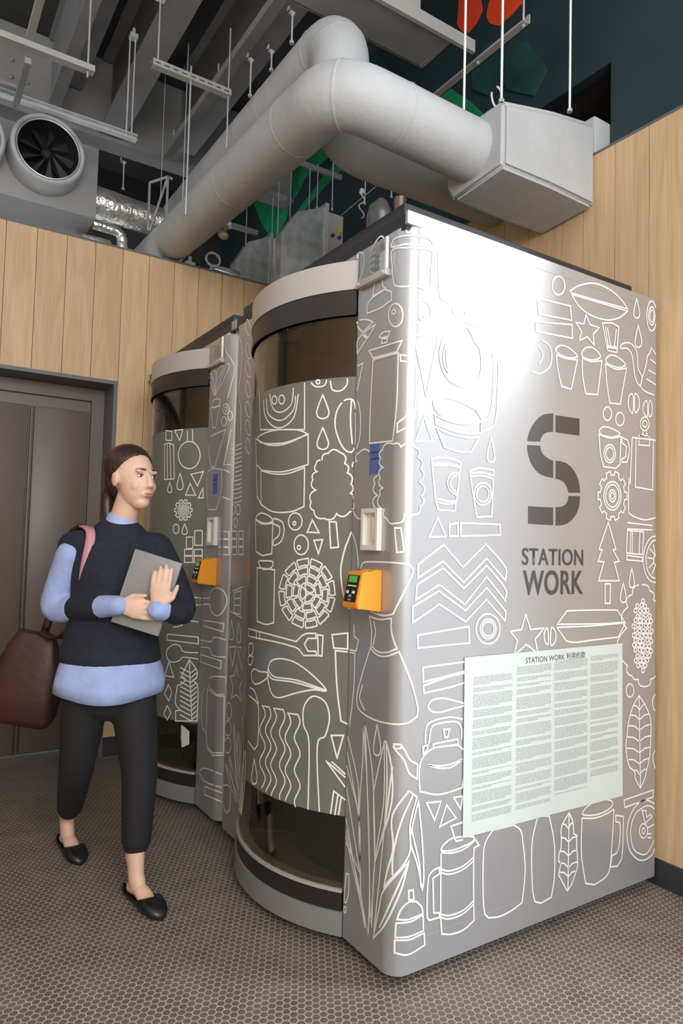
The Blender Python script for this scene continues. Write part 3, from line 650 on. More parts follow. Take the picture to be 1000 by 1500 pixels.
P('N', 'c', '400,650 430,640 490,645 500,740 440,740 400,700'); P('N', 'c', '390,710 440,745 482,750 478,1060 420,1060 388,1020'); P('N', '', '390,1040 420,1075 478,1072'); P('N', 's', '345,1160 380,1145 470,1180'); P('N', 's', '345,1170 380,1220 470,1250'); P('N', '', '375,1245 375,1290 470,1330'); P('N', '', '375,1245 470,1280')
P('N', 's', '375,710 360,750 360,900 378,945'); EL('N', 508, 830, 15, 45); EL('N', 505, 925, 17, 42); EL('N', 503, 1020, 17, 42)
P('N', 'c', '550,575 562,640 592,655 568,700 580,780 550,740 522,760 530,700 515,640 540,635'); P('N', 'c', '508,480 548,478 528,585'); P('N', 'c', '555,480 600,485 580,610'); DR('N', 523, 330, 440, 24); DR('N', 563, 345, 455, 22)
P('N', 'c', '510,180 603,140 600,330 510,280'); P('N', 'c', '540,180 575,170 572,300 535,290'); P('N', '', '538,215 575,210'); P('N', '', '537,250 574,250')
for a, b in ((490, 1120), (510, 1080), (535, 900), (560, 940), (585, 860), (545, 1000), (575, 1000), (600, 1050)):
    P('N', 'cs', '%g,%g %g,%g 578,1400 %g,%g' % (a, b, (a+578)/2+8, (b+1400)/2, (a+578)/2-10, (b+1400)/2))
P('N', 'c', '478,1240 500,1235 515,1260 512,1370 495,1390 478,1350')

def ribbons():
    """turn the traced strokes into thin printed bands lying on the booth skins"""
    groups = {}
    for pts, cl in DRAW:
        hs = []
        P2 = pts+[pts[0]] if cl else pts
        dense = []
        for a, b in zip(P2, P2[1:]):
            n = max(1, int(math.hypot(b[0]-a[0], b[1]-a[1])/5))
            for k in range(n): dense.append((a[0]+(b[0]-a[0])*k/n, a[1]+(b[1]-a[1])*k/n))
        if not cl: dense.append(P2[-1])
        hs = [hit(*p) for p in dense]
        runs = []; cur = []
        for h in hs:
            if h is None or (cur and (h[0], h[1]) != (cur[-1][0], cur[-1][1])):
                if len(cur) > 1: runs.append((cur, False))
                cur = []
            if h is not None: cur.append(h)
        whole = cl and not runs and len(cur) == len(hs)
        if len(cur) > 1: runs.append((cur, whole))
        for run, closed in runs:
            key = (run[0][0], run[0][1]); q = []
            for h in run:
                if not q or math.hypot(h[2]-q[-1][0], h[3]-q[-1][1]) > 0.0012: q.append((h[2], h[3]))
            if closed and len(q) > 2 and math.hypot(q[0][0]-q[-1][0], q[0][1]-q[-1][1]) < 0.0012: q.pop()
            if len(q) > 1: groups.setdefault(key, []).append((q, closed and len(q) > 2))
    return groups
def ribbon_mesh(name, kk, strokes, w, off, mt, parent):
    V = []; F = []
    off0 = off
    for si, (q, cl) in enumerate(strokes):
        n = len(q); base = len(V); off = off0+(si % 8)*0.00014
        for i in range(n):
            a = q[i-1] if (cl or i > 0) else None; b = q[(i+1) % n] if (cl or i < n-1) else None
            c = q[i]
            d1 = d2 = None
            if a: l = math.hypot(c[0]-a[0], c[1]-a[1]) or 1e-9; d1 = ((c[0]-a[0])/l, (c[1]-a[1])/l)
            if b: l = math.hypot(b[0]-c[0], b[1]-c[1]) or 1e-9; d2 = ((b[0]-c[0])/l, (b[1]-c[1])/l)
            if d1 is None: d1 = d2
            if d2 is None: d2 = d1
            mx, my = -(d1[1]+d2[1]), d1[0]+d2[0]; L = math.hypot(mx, my)
            if L < 0.3: mx, my, L = -d1[1], d1[0], 1.0
            mx /= L; my /= L
            cs = max(0.5, mx*-d1[1]+my*d1[0]); h = w/2/cs
            V.append(surf(kk, c[0]+mx*h, c[1]+my*h, off)); V.append(surf(kk, c[0]-mx*h, c[1]-my*h, off))
        for i in range(n if cl else n-1):
            j = (i+1) % n; F.append((base+2*i, base+2*i+1, base+2*j+1, base+2*j))
    return poly(name, V, F, mt, parent)
def motifs(strokes, cell=0.008):
    """group strokes that touch into one drawn figure"""
    par = list(range(len(strokes)))
    def find(i):
        while par[i] != i: par[i] = par[par[i]]; i = par[i]
        return i
    seen = {}
    for i, (q, cl) in enumerate(strokes):
        for s, z in q:
            a, b = int(s/cell), int(z/cell)
            for da in (-1, 0, 1):
                for db in (-1, 0, 1):
                    j = seen.get((a+da, b+db))
                    if j is not None: par[find(i)] = find(j)
            seen[(a, b)] = i
    out = {}
    for i, st in enumerate(strokes): out.setdefault(find(i), []).append(st)
    return list(out.values())
STROKES = ribbons()

# ---------------------------------------------------------------- booth builder
def extrude_profile(name, prof, t, z0, z1, mt, parent, auto=35):
    """wall of thickness t behind an open plan profile"""
    bm = bmesh.new(); rows = []
    for i, (x, y) in enumerate(prof):
        a = prof[max(i-1, 0)]; b = prof[min(i+1, len(prof)-1)]; l = math.hypot(b[0]-a[0], b[1]-a[1]); nx, ny = -(b[1]-a[1])/l, (b[0]-a[0])/l
        rows.append([bm.verts.new(v) for v in ((x, y, z0), (x, y, z1), (x-nx*t, y-ny*t, z1), (x-nx*t, y-ny*t, z0))])
    for i in range(len(rows)-1):
        for j in range(4): bm.faces.new((rows[i][j], rows[i][(j+1) % 4], rows[i+1][(j+1) % 4], rows[i+1][j]))
    bm.faces.new(rows[0]); bm.faces.new(rows[-1][::-1])
    return done(bm, name, mt, parent, auto=auto)
def build_booth(idx, y0, label):
    e = empty('work_booth', (0, y0, 0)); tag(e, label, 'booth', 'silver work booths')
    wrap = extrude_profile('right_skin', PROF['wrap'], 0.03, Z0, ZT, SILV, e)
    left = extrude_profile('left_skin', PROF['left'], 0.03, Z0, ZT, SILV, e)
    # thin joint above the kick panel on the side
    boxo('kick_joint', RC+0.01, BD-0.004, -0.0006, 0.002, 0.128, 0.130, SILV, e)
    # top
    boxo('side_top_plate', -0.002, BD, -0.001, 0.011, ZT, 2.302, SILV, e)
    boxo('side_top_plate', -0.002, BD, BW-0.011, BW+0.001, ZT, 2.302, SILV, e)
    boxo('top_cap', 0.003, BD, 0.011, BW-0.011, ZT-0.01, 2.300, CAPD, e)
    boxo('roof_cover', 0.02, 1.175, 0.045, BW-0.045, 2.300, 2.352, CAPD, e, 0.004)
    boxo('header_panel', 0.0, 0.03, PY0-0.002, PY1+0.002, 2.14, ZT, SILV, e)
    # curved header, rails, plinth
    bm = bmesh.new(); arcwall(bm, CX, CY, RB, 0.40, 2.138, 2.236, -HA, HA); done(bm, 'canopy', CANO, e, auto=35)
    bm = bmesh.new(); arcwall(bm, CX, CY, RB-0.004, RB-0.05, 2.052, 2.138, -HA*0.99, HA*0.99); tr = done(bm, 'top_rail', DARKR, e, auto=35)
    bm = bmesh.new(); arcwall(bm, CX, CY, RB-0.0015, RB-0.05, 2.052, 2.062, -HA*0.99, HA*0.99); done(bm, 'rail_lip', DARKR, tr, auto=35)
    bm = bmesh.new(); arcwall(bm, CX, CY, RB, 0.36, Z0, 0.113, -HA, HA); done(bm, 'plinth', SILVD, e, auto=35)
    bm = bmesh.new(); arcwall(bm, CX, CY, RB-0.006, RB-0.05, 0.113, 0.172, -HA*0.99, HA*0.99); br = done(bm, 'bottom_rail', DARKR, e, auto=35)
    bm = bmesh.new(); arcwall(bm, CX, CY, RB-0.003, RB-0.05, 0.172, 0.182, -HA*0.99, HA*0.99); done(bm, 'rail_lip', CANO, br, auto=35)
    # door glass, film
    hg = math.asin((CY-PY0)/RG)*0.995
    bm = bmesh.new(); arcwall(bm, CX, CY, RG-0.001, RG-0.009, 0.182, 2.052, -hg, hg, 48); gl = done(bm, 'door_glass', GLASS, e, auto=35)
    bm = bmesh.new(); arcwall(bm, CX, CY, RG, RG-0.0008, 0.410, 1.845, -hg, hg, 48); done(bm, 'door_film', FILM, e, auto=35)
    boxo('door_edge', CX-RG*math.cos(hg)-0.004, CX-RG*math.cos(hg)+0.02, PY1-0.022, PY1+0.0, 0.182, 2.052, CANO, e)
    for a, b in ((-0.02, 0.52), (-0.075, 0.80), (0.03, 0.95)):
        bm = bmesh.new(); tube(bm, [(a+0.05, b, 0.0), (a+0.05, b, 0.012)], 0.028, 14); tube(bm, [(a+0.05, b, 0.012), (a+0.05, b, Z0+0.006)], 0.012, 12)
        done(bm, 'levelling_foot', WHITEP, e, auto=40)
    for a, b in ((0.12, 0.12), (1.15, 0.12), (1.15, BW-0.12), (0.12, BW-0.12)):
        bm = bmesh.new(); tube(bm, [(a, b, 0.0), (a, b, 0.012)], 0.03, 14); tube(bm, [(a, b, 0.012), (a, b, 0.1)], 0.012, 12)
        done(bm, 'levelling_foot', BLACK, e, auto=40)
    # inside
    boxo('booth_floor', 0.035, BD-0.03, 0.035, BW-0.035, 0.075, 0.112, LINERD, e)
    boxo('back_panel', BD-0.03, BD-0.002, 0.031, BW-0.031, Z0, ZT, LINER, e)
    boxo('side_liner', 0.06, BD-0.03, 0.031, 0.042, 0.112, 2.24, LINER, e); boxo('side_liner', 0.06, BD-0.03, BW-0.042, BW-0.031, 0.112, 2.24, LINER, e)
    boxo('inner_ceiling', 0.04, BD-0.03, 0.042, BW-0.042, 2.20, 2.25, LINERD, e)
    boxo('inner_post', 0.031, 0.075, 0.20, PY0-0.008, 0.112, 2.2, LINERD, e); boxo('inner_post', 0.031, 0.075, PY1+0.008, PY1+0.06, 0.112, 2.2, LINERD, e)
    boxo('bench', 0.78, BD-0.03, 0.05, BW-0.05, 0.112, 0.50, LINERD, e, 0.01)
    boxo('bench_backrest', BD-0.11, BD-0.03, 0.05, BW-0.05, 0.50, 1.15, LINERD, e, 0.02)
    boxo('desk', 0.36, 0.72, 0.62, BW-0.043, 0.70, 0.73, LINER, e, 0.004); boxo('desk_leg', 0.52, 0.56, 0.66, 0.70, 0.112, 0.70, LINER, e)
    # handle
    bm = bmesh.new()                                     # a real recess: rim around a sunken cup, all one white plastic
    bx(bm, -0.018, 0.0, 0.100, 0.112, 1.269, 1.400); bx(bm, -0.018, 0.0, 0.176, 0.188, 1.269, 1.400)
    bx(bm, -0.018, 0.0, 0.112, 0.176, 1.269, 1.285); bx(bm, -0.018, 0.0, 0.112, 0.176, 1.386, 1.400)
    hd = done(bm, 'door_handle', WHITEP, e)
    boxo('handle_cup', -0.003, 0.0, 0.112, 0.176, 1.285, 1.386, WHITEP, hd)
    boxo('handle_grip', -0.014, -0.003, 0.120, 0.134, 1.300, 1.372, WHITEP, hd, 0.002)
    # card reader
    ry0, ry1, rz0, rz1 = 0.092, 0.172, 1.088, 1.206
    bm = bmesh.new()
    prof = [(0, rz0-0.006), (0, rz1+0.004), (-0.018, rz1+0.004), (-0.022, rz1), (-0.072, rz1-0.004), (-0.092, rz0+0.018), (-0.088, rz0+0.004), (-0.02, rz0), (-0.016, rz0-0.006)]
    a_ = [bm.verts.new((x, ry0, z)) for x, z in prof]; b_ = [bm.verts.new((x, ry1, z)) for x, z in prof]
    bm.faces.new(a_); bm.faces.new(b_[::-1])
    for i in range(len(prof)): bm.faces.new((a_[i], b_[i], b_[(i+1) % len(prof)], a_[(i+1) % len(prof)]))
    bmesh.ops.bevel(bm, geom=list(bm.edges), offset=0.003, segments=2, affect='EDGES')
    rd = done(bm, 'card_reader', ORANGE, e, auto=45)
    d = Vector((-0.092+0.072, 0, rz0+0.018-(rz1-0.004))); up = -d.normalized(); org = Vector((-0.072, 0, rz1-0.004)); nrm = Vector((-up.z, 0, up.x)).normalized()
    if nrm.x > 0: nrm = -nrm
    def facequad(name, u0, u1, v0, v1, off, mt, parent=rd):
        # u along y (0..1), v down the face (0..1)
        L = d.length; pts = []
        for u, v in ((u0, v0), (u1, v0), (u1, v1), (u0, v1)):
            p = org+d.normalized()*L*v+nrm*off; pts.append(Vector((p.x, ry1+(ry0-ry1)*u, p.z)))
        back = [p-nrm*(off+0.0005) for p in pts]
        poly(name, pts+back, [(0, 1, 2, 3), (7, 6, 5, 4), (0, 4, 5, 1), (1, 5, 6, 2), (2, 6, 7, 3), (3, 7, 4, 0)], mt, parent)
    facequad('keypad', 0.12, 0.88, 0.10, 0.94, 0.0025, BLACK); facequad('screen', 0.24, 0.76, 0.13, 0.33, 0.004, LCD)
    for k in range(4): facequad('indicator', 0.24+0.15*k, 0.33+0.15*k, 0.42, 0.46, 0.004, LINE)
    facequad('key', 0.22, 0.36, 0.60, 0.68, 0.0045, LINE); facequad('key', 0.62, 0.76, 0.60, 0.68, 0.0045, LINE); facequad('key', 0.42, 0.58, 0.72, 0.80, 0.0045, INK); facequad('key', 0.42, 0.58, 0.86, 0.90, 0.0045, INK)
    # sticker
    st = boxo('blue_sticker', -0.0009, 0.0, 0.117, 0.172, 1.510, 1.606, BLUES, e)
    for z in (1.575, 1.555): boxo('sticker_line', -0.0013, -0.0008, 0.127, 0.162, z, z+0.005, INKD, st)
    # clear sign holder
    pl = boxo('sign_plate', -0.014, -0.010, 0.088, 0.245, 2.150, 2.250, ACRY, e)
    boxo('plate_edge', -0.016, -0.008, 0.086, 0.092, 2.150, 2.250, LINE, pl)
    boxo('plate_ledge', -0.020, 0.0, 0.086, 0.247, 2.128, 2.150, CANO, pl, 0.002)
    for y in (0.10, 0.235):
        bm = bmesh.new(); tube(bm, [(-0.024, y, 2.140), (0, y, 2.140)], 0.006, 10); done(bm, 'stand_off', ZINCB, pl, auto=40)
    for i in range(3): boxo('plate_print', -0.0148, -0.0138, 0.150, 0.185, 2.175+0.02*i, 2.186+0.02*i, INK, pl)
    # printed drawings
    for kk, nm, parent in (('wrap', 'printed_drawing', wrap), ('left', 'printed_drawing', left), ('door', 'printed_drawing', gl)):
        st_ = STROKES.get((idx, kk), [])
        for grp in motifs(st_): ribbon_mesh(nm, kk, grp, 0.0053, 0.0016, LINE, parent)
    return e, wrap
def mat_or(name, rgb, rough):
    return MATS[name] if name in MATS else mat(name, rgb, rough)
B1, WRAP1 = build_booth(0, 0.0, 'silver booth with the big S logo and a pasted terms sheet on its side')
B2, WRAP2 = build_booth(1, Y2, 'silver booth against the oak wall beside the dark door recess')

# logo on the side of the first booth
def flat_on_side(name, pts, mt, off=0.0016, parent=WRAP1):
    P3 = [on(a, b, 'y', 0.0) for a, b in pts]; P3 = [Vector((p.x, -off, p.z)) for p in P3]; n = len(P3)
    back = [Vector((p.x, 0.0, p.z)) for p in P3]
    return poly(name, P3+back, [tuple(range(n)), tuple(range(2*n-1, n-1, -1))]+[(i, (i+1) % n, n+(i+1) % n, n+i) for i in range(n)], mt, parent)
def S(txt):
    v = [float(t) for t in txt.replace(',', ' ').split()]; return [(760+v[i]*.22, 390+v[i+1]*.22) for i in range(0, len(v), 2)]
flat_on_side('logo_piece', S('242,992 400,1015 400,1128 242,1105'), LINEB)
flat_on_side('logo_piece', S('225,980 195,981 165,986 135,1003 110,1030 86,1065 70,1100 60,1132 54,1165 138,1168 144,1145 155,1125 172,1112 190,1105 225,1102'), LINEB)
flat_on_side('logo_piece', S('54,1190 56,1228 63,1262 77,1305 95,1338 120,1368 150,1389 187,1402 225,1410 225,1295 202,1286 180,1272 163,1258 150,1240 142,1220 138,1195'), LINEB)
flat_on_side('logo_piece', S('243,1295 275,1299 310,1310 343,1335 370,1370 390,1412 400,1455 404,1509 328,1507 326,1492 320,1475 307,1450 290,1432 268,1420 243,1415'), LINEB)
flat_on_side('logo_piece', S('404,1531 402,1570 395,1609 376,1655 350,1689 322,1711 290,1723 243,1727 243,1604 268,1603 290,1599 308,1587 320,1569 326,1548 328,1529'), LINEB)
flat_on_side('logo_piece', S('60,1597 225,1607 225,1724 60,1714'), LINEB)
def text_mesh(name, body, x0, x1, z0, h, mt, parent, off=0.0018, bold=0.0, depth=0.0006):
    cu = bpy.data.curves.new('txt', 'FONT'); cu.body = body; cu.size = 1.0; cu.extrude = 0.0; cu.offset = bold; cu.space_character = 1.06
    o = bpy.data.objects.new('txt', cu); COL.objects.link(o); bpy.context.view_layer.update()
    me = bpy.data.meshes.new_from_object(o.evaluated_get(bpy.context.evaluated_depsgraph_get()))
    bpy.data.objects.remove(o); bpy.data.curves.remove(cu)
    xs = [v.co.x for v in me.vertices]; ys = [v.co.y for v in me.vertices]; a, b, c, dd = min(xs), max(xs), min(ys), max(ys)
    for v in me.vertices:
        X = x0+(v.co.x-a)/(b-a)*(x1-x0); Z = z0+(v.co.y-c)/(dd-c)*h; v.co = (X, -off, Z)
    me.name = name
    return link(name, me, mt, parent)
text_mesh('logo_lettering', 'STATION', 0.512, 0.827, 1.232, 0.058, LINEB, WRAP1, bold=0.012)
text_mesh('logo_lettering', 'WORK', 0.518, 0.827, 1.130, 0.085, LINEB, WRAP1, bold=0.016)

# pasted terms sheet
ts = empty('terms_sheet', (0.256, -0.004, 0.385)); tag(ts, 'large pale sheet of printed terms pasted on the booth side', 'poster')
c4 = [on(679, 963, 'y', 0), on(909.5, 942, 'y', 0), on(910, 1165, 'y', 0), on(676, 1227, 'y', 0)]
def sheet_pt(u, v, off):
    p = c4[0].lerp(c4[1], u).lerp(c4[3].lerp(c4[2], u), v)
    lift = 0.0012*math.sin(u*9)*math.sin(v*6+1)+0.002
    return Vector((p.x, -off-lift, p.z))-Vector(ts.location)
VS = []; FS = []; nu, nv = 24, 18
for o_ in (0.0026, 0.0020):
    for j in range(nv+1):
        for i in range(nu+1): VS.append(sheet_pt(i/nu, j/nv, o_))
K = (nu+1)*(nv+1)
for j in range(nv):
    for i in range(nu):
        a = j*(nu+1)+i; FS.append((a, a+nu+1, a+nu+2, a+1)); FS.append((K+a, K+a+1, K+a+nu+2, K+a+nu+1))
edge = [i for i in range(nu+1)]+[j*(nu+1)+nu for j in range(1, nv+1)]+[nv*(nu+1)+i for i in range(nu-1, -1, -1)]+[j*(nu+1) for j in range(nv-1, 0, -1)]
for a, b in zip(edge, edge[1:]+edge[:1]): FS.append((a, b, K+b, K+a))
poly('paper', VS, FS, PAPER, ts)
rr = random.Random(11)
for ci, (u0, u1, v0, v1) in enumerate(((0.045, 0.265, 0.115, 0.925), (0.29, 0.505, 0.085, 0.915), (0.525, 0.745, 0.075, 0.885), (0.765, 0.965, 0.065, 0.83))):
    VS = []; FS = []; v = v0; left = rr.randint(3, 7); k = 0
    while v < v1:
        if left == 0:
            v += 0.014; left = rr.randint(2, 9); continue
        end = u1 if left > 1 else u0+(u1-u0)*rr.uniform(0.4, 0.95)
        u = u0 if left < 3 or k % 3 else u0+0.004
        while u < end:
            w = min(rr.uniform(0.006, 0.03), end-u)
            if w > 0.003:
                b = len(VS)
                for uu, vv in ((u, v), (u+w, v), (u+w, v+0.0034), (u, v+0.0034)): VS.append(sheet_pt(uu, vv, 0.0030))
                FS.append((b, b+1, b+2, b+3))
            u += w+rr.uniform(0.0015, 0.004)
        v += 0.0082; left -= 1; k += 1
    tag(poly('printed_text', VS, FS, INK, ts), kind='stuff')
tt = text_mesh('sheet_title', 'STATION WORK 利用約款', 0.0, 1.0, 0.0, 1.0, INKD, ts, bold=0.006)
for vtx in tt.data.vertices:
    vtx.co = sheet_pt(0.345+vtx.co.x*0.385, 0.072-vtx.co.z*0.044, 0.0031)
# ================================================================== overhead services
def bend_path(pts, r, n=8):
    """polyline with rounded corners"""
    pts = [Vector(p) for p in pts]; out = [pts[0]]
    for i in range(1, len(pts)-1):
        a = (pts[i-1]-pts[i]).normalized(); b = (pts[i+1]-pts[i]).normalized()
        p0 = pts[i]+a*r; p1 = pts[i]+b*r
        for k in range(n+1):
            t = k/n; out.append(p0*(1-t)**2+pts[i]*2*t*(1-t)+p1*t*t)
    out.append(pts[-1]); return out
def densify(pts, step):
    out = []
    for a, b in zip(pts, pts[1:]):
        n = max(1, int((b-a).length/step))
        for k in range(n): out.append(a.lerp(b, k/n))
    out.append(pts[-1]); return out
def pipe(name, pts, r, bend, mt, label, cat='duct', joints=(), wob=0.002, group=None):
    path = densify(bend_path(pts, bend), 0.04)
    bm = bmesh.new(); tube(bm, path, [r+wob*noise.noise(Vector(p)*7) for p in path], 32)
    o = done(bm, name, mt, None, auto=50); tag(o, label, cat, group)
    for j in joints:
        i = max(1, min(len(path)-2, int(j*len(path)))); t = (path[i+1]-path[i-1]).normalized()
        b = bmesh.new(); tube(b, [path[i]-t*0.008, path[i]-t*0.004, path[i]+t*0.004, path[i]+t*0.008], [r+.0003, r+.0020, r+.0020, r+.0003], 32, False)
        done(b, 'joint_band', mt, o, smooth=True)
    return o
pipe('insulated_duct', [(0.76, 0.495, 2.965), (0.085, 0.56, 3.035), (0.160, 3.30, 3.27)], 0.126, 0.15, DUCT, 'thick grey insulated duct bending into the boxy plenum', joints=(0.12, 0.20, 0.30, 0.5))
pipe('insulated_duct', [(1.286, 0.92, 3.10), (0.315, 0.92, 3.10), (0.315, 0.92, 3.56), (0.40, 3.30, 3.70)], 0.130, 0.16, DUCT, 'thick grey insulated duct that drops down behind the lower duct', joints=(0.36, 0.42, 0.55))
# plenum box
bm = bmesh.new()
pr = [(0.31, 2.82), (0.31, 3.085), (0.335, 3.105), (0.62, 3.105), (0.655, 3.08), (0.655, 2.86), (0.61, 2.80)]
secs = [(0.715, 0.0, 0), (1.0, 0.008, 0.060), (1.288, 0.0, 0.112)]
rows = []
for X, g_, dz in secs:
    rows.append([bm.verts.new((X, y-(g_ if y < .4 else -g_), z+(dz if z > 2.9 else 0.01*dz))) for y, z in pr])
for i in range(len(rows)-1):
    for j in range(len(pr)): bm.faces.new((rows[i][j], rows[i][(j+1) % len(pr)], rows[i+1][(j+1) % len(pr)], rows[i+1][j]))
bm.faces.new(rows[0][::-1]); bm.faces.new(rows[-1])
bmesh.ops.recalc_face_normals(bm, faces=bm.faces)
bmesh.ops.bevel(bm, geom=list(bm.edges), offset=0.016, segments=3, affect='EDGES')
pb = done(bm, 'duct_plenum', DUCTW, None, auto=40); tag(pb, 'big grey wrapped plenum box fixed to the oak wall', 'duct box')
boxo('wall_spigot', 1.286, XU+0.05, 0.312, 0.655, WTOP+0.012, 3.245, DUCTW, pb, 0.01)

def hanger(name, foot, top, r, mt, label, group=None, clamp=False):
    e = empty(name, foot); f = Vector(foot)
    rod('rod', (0, 0, 0), Vector(top)-f, r, mt, e)
    d = (Vector(top)-f)
    bm = bmesh.new(); tube(bm, [d*0.0, d.normalized()*0.012], r*2.4, 6); done(bm, 'nut', ZINCB, e)
    if clamp:
        b = bmesh.new(); bx(b, d.x-0.024, d.x+0.012, d.y-0.010, d.y+0.010, d.z-0.014, d.z-0.010); bx(b, d.x-0.024, d.x-0.020, d.y-0.010, d.y+0.010, d.z-0.014, d.z+0.012); bx(b, d.x-0.006, d.x+0.006, d.y-0.006, d.y+0.006, d.z-0.024, d.z-0.014)
        done(b, 'beam_clamp', ZINCB, e)
    tag(e, label, 'hanger rod', group); return e
# rods down to plenum and soffit
def vrod(px, py, Y, top, r, label, mt=CHAN, name='hanger_rod', clamp=False):
    p = on(px, py, 'y', Y); return hanger(name, (p.x, Y, p.z), (p.x, Y, top), r, mt, label, clamp=clamp)
vrod(734, 150, 0.36, CZ, 0.005, 'white hanger rod with a looped cable at the plenum corner', LINE)
vrod(834, 164, 0.36, CZ, 0.005, 'white hanger rod above the middle of the plenum box', LINE)
vrod(679, 168, 0.50, 3.77, 0.005, 'white hanger rod from the soffit corner to the duct end', LINE)
p0 = on(730, 140, 'y', 0.37)
bm = bmesh.new(); tube(bm, [p0+Vector((0.03*math.sin(a)-0.01, 0, 0.045*math.cos(a)-0.01)) for a in [k*0.35 for k in range(15)]], 0.004, 8)
tag(done(bm, 'cable_loop', CABLE, None, smooth=True), 'loop of white cable tied on the rod above the plenum', 'cable')

# soffit tray with angle bar
e = empty('soffit_tray', (0.16, 0.85, 3.78))
boxo('tray_base', -0.5, 0.76, 0.02, 0.25, 0.0, 0.01, BEAM, e); boxo('near_flange', -0.5, 0.90, 0.0, 0.02, -0.012, 0.05, CHAN, e); boxo('far_flange', -0.5, 0.745, 0.245, 0.255, 0.0, 0.05, BEAM, e)
boxo('end_plate', 0.745, 0.765, 0.02, 0.25, -0.004, 0.05, BEAM, e)
tag(e, 'flat grey soffit tray with a pale edge above the duct bends', 'tray')
e = empty('equipment_casing', (0.34, 0.89, 3.791)); boxo('casing', 0.0, 0.40, 0.0, 0.2, 0, 0.25, CANO, e, 0.004); boxo('lid_seam', 0.02, 0.38, -0.003, 0.0, 0.16, 0.165, CANO, e)
tag(e, 'pale beige equipment casing sitting on the soffit tray', 'casing')
e = empty('angle_bar', (1.11, 0.54, 3.735))
boxo('upright_leg', -0.003, 0.003, 0, 0.95, 0, 0.05, CHAN, e); boxo('flat_leg', -0.04, 0.003, 0, 0.95, 0, 0.005, CHAN, e)
for y in (0.02, 0.32): bmx = bmesh.new(); tube(bmx, [(-0.02, y, -0.012), (-0.02, y, 0.02)], 0.008, 6); done(bmx, 'bolt', ZINCB, e)
rod('rod', (-0.02, 0.02, 0.0), (-0.02, 0.02, CZ-3.735), 0.005, ZINCB, e)
tag(e, 'slender steel angle bar crossing in front of the mural', 'bar')

# fan coil unit with round nozzle outlets (stands behind the left partition)
UY = 2.78
pr_ = on(145, 218, 'y', UY); pb_ = on(145, 322, 'y', UY)
ux, uz0, uz1 = pr_.x, pb_.z, pr_.z
e = empty('fan_unit', (ux, UY, uz0)); H_ = uz1-uz0
boxo('casing', -1.6, 0, 0, 0.75, 0, H_, ACG, e, 0.003)
tag(e, 'grey fan unit with deep round nozzles above the door recess', 'fan unit')
def nozzle(px, py, rpx):
    c = on(px, py, 'y', UY-0.17); r = rpx/FPX*(c-CAM).dot(DIR)
    l = c-Vector((ux, UY, uz0))
    prof = [(0.17, r*1.02), (0.03, r*1.0), (0.012, r*0.985), (0.0, r*0.94), (0.002, r*0.88), (0.014, r*0.86)]
    def lathe(name, prof, mt, par):
        bm = bmesh.new(); rows = [[bm.verts.new((l.x+q*math.cos(2*math.pi*k/40), l.y+y, l.z+q*math.sin(2*math.pi*k/40))) for k in range(40)] for y, q in prof]
        for i in range(len(rows)-1):
            for k in range(40): bm.faces.new((rows[i][k], rows[i][(k+1) % 40], rows[i+1][(k+1) % 40], rows[i+1][k]))
        return done(bm, name, mt, par, smooth=True)
    nz = lathe('nozzle', prof, DUCT, e); lathe('nozzle_rim', [(0.012, r*0.85), (0.006, r*0.83), (0.012, r*0.81)], ZINC, nz); lathe('nozzle_throat', [(0.012, r*0.85), (0.10, r*0.74), (0.16, r*0.60), (0.165, 0.001)], BLACK, nz)
    for k in range(9):
        a = 2*math.pi*k/9; bm = bmesh.new(); ca, sa = math.cos(a), math.sin(a)
        pts = [(0.03, 0.010), (r*0.74, 0.016), (r*0.74, -0.030), (0.03, -0.006)]
        vs = [bm.verts.new((l.x+q*ca-t*sa, l.y+0.06+0.03*i, l.z+q*sa+t*ca)) for i, (q, t) in enumerate(pts)]
        vs2 = [bm.verts.new(v.co+Vector((0, 0.004, 0))) for v in vs]
        bm.faces.new(vs); bm.faces.new(vs2[::-1])
        for i in range(4): bm.faces.new((vs[i], vs[(i+1) % 4], vs2[(i+1) % 4], vs2[i]))
        done(bm, 'fan_blade', SKIRT, nz)
    bm = bmesh.new(); ellipsoid(bm, (l.x, l.y+0.08, l.z), 0.035, 0.03, 0.035); done(bm, 'fan_hub', BLACK, nz, smooth=True)
nozzle(72, 217, 52); nozzle(-48, 190, 52)

# foil wrapped ducts beyond the partition
q = on(170, 305, 'y', 3.05)
pipe('foil_duct', [(ux+0.004, 3.05, q.z), (q.x+0.30, 3.05, q.z-0.02)], 0.105, 0.05, FOIL, 'crinkled silver foil duct running behind the insulated duct', wob=0.012)
q2 = on(150, 345, 'y', 2.88)
pipe('foil_pipe', [(ux+0.006, 2.88, q2.z+0.06), (q2.x+0.12, 2.88, q2.z+0.05), (q2.x+0.14, 2.88, q2.z-0.2)], 0.032, 0.05, FOIL, 'thin silver foil pipe with an elbow above the oak wall', 'pipe', wob=0.004)
bm = bmesh.new(); bx(bm, q2.x-0.12, q2.x+0.08, 2.95, 3.1, q2.z-0.25, q2.z+0.02, 0.02); o = done(bm, 'foil_box', FOIL, None, auto=50); tag(o, 'crumpled silver foil box below the foil duct', 'duct box')
# dark frame of flat bars between the foil duct and insulated duct
e = empty('bracket_frame', tuple(on(240, 300, 'y', 2.80)))
for a, b in (((-0.09, 0, -0.2), (0.02, 0, 0.2)), ((0.02, 0, 0.2), (0.05, 0, 0.19)), ((0.02, 0, -0.16), (0.02, 0, 0.2)), ((-0.1, 0, -0.2), (-0.1, 0, 0.12)), ((-0.1, 0, 0.12), (0.02, 0, 0.2))):
    rod('bar', a, b, 0.008, ZINC, e, 6)
tag(e, 'bracket of thin steel bars beside the foil duct', 'bracket')

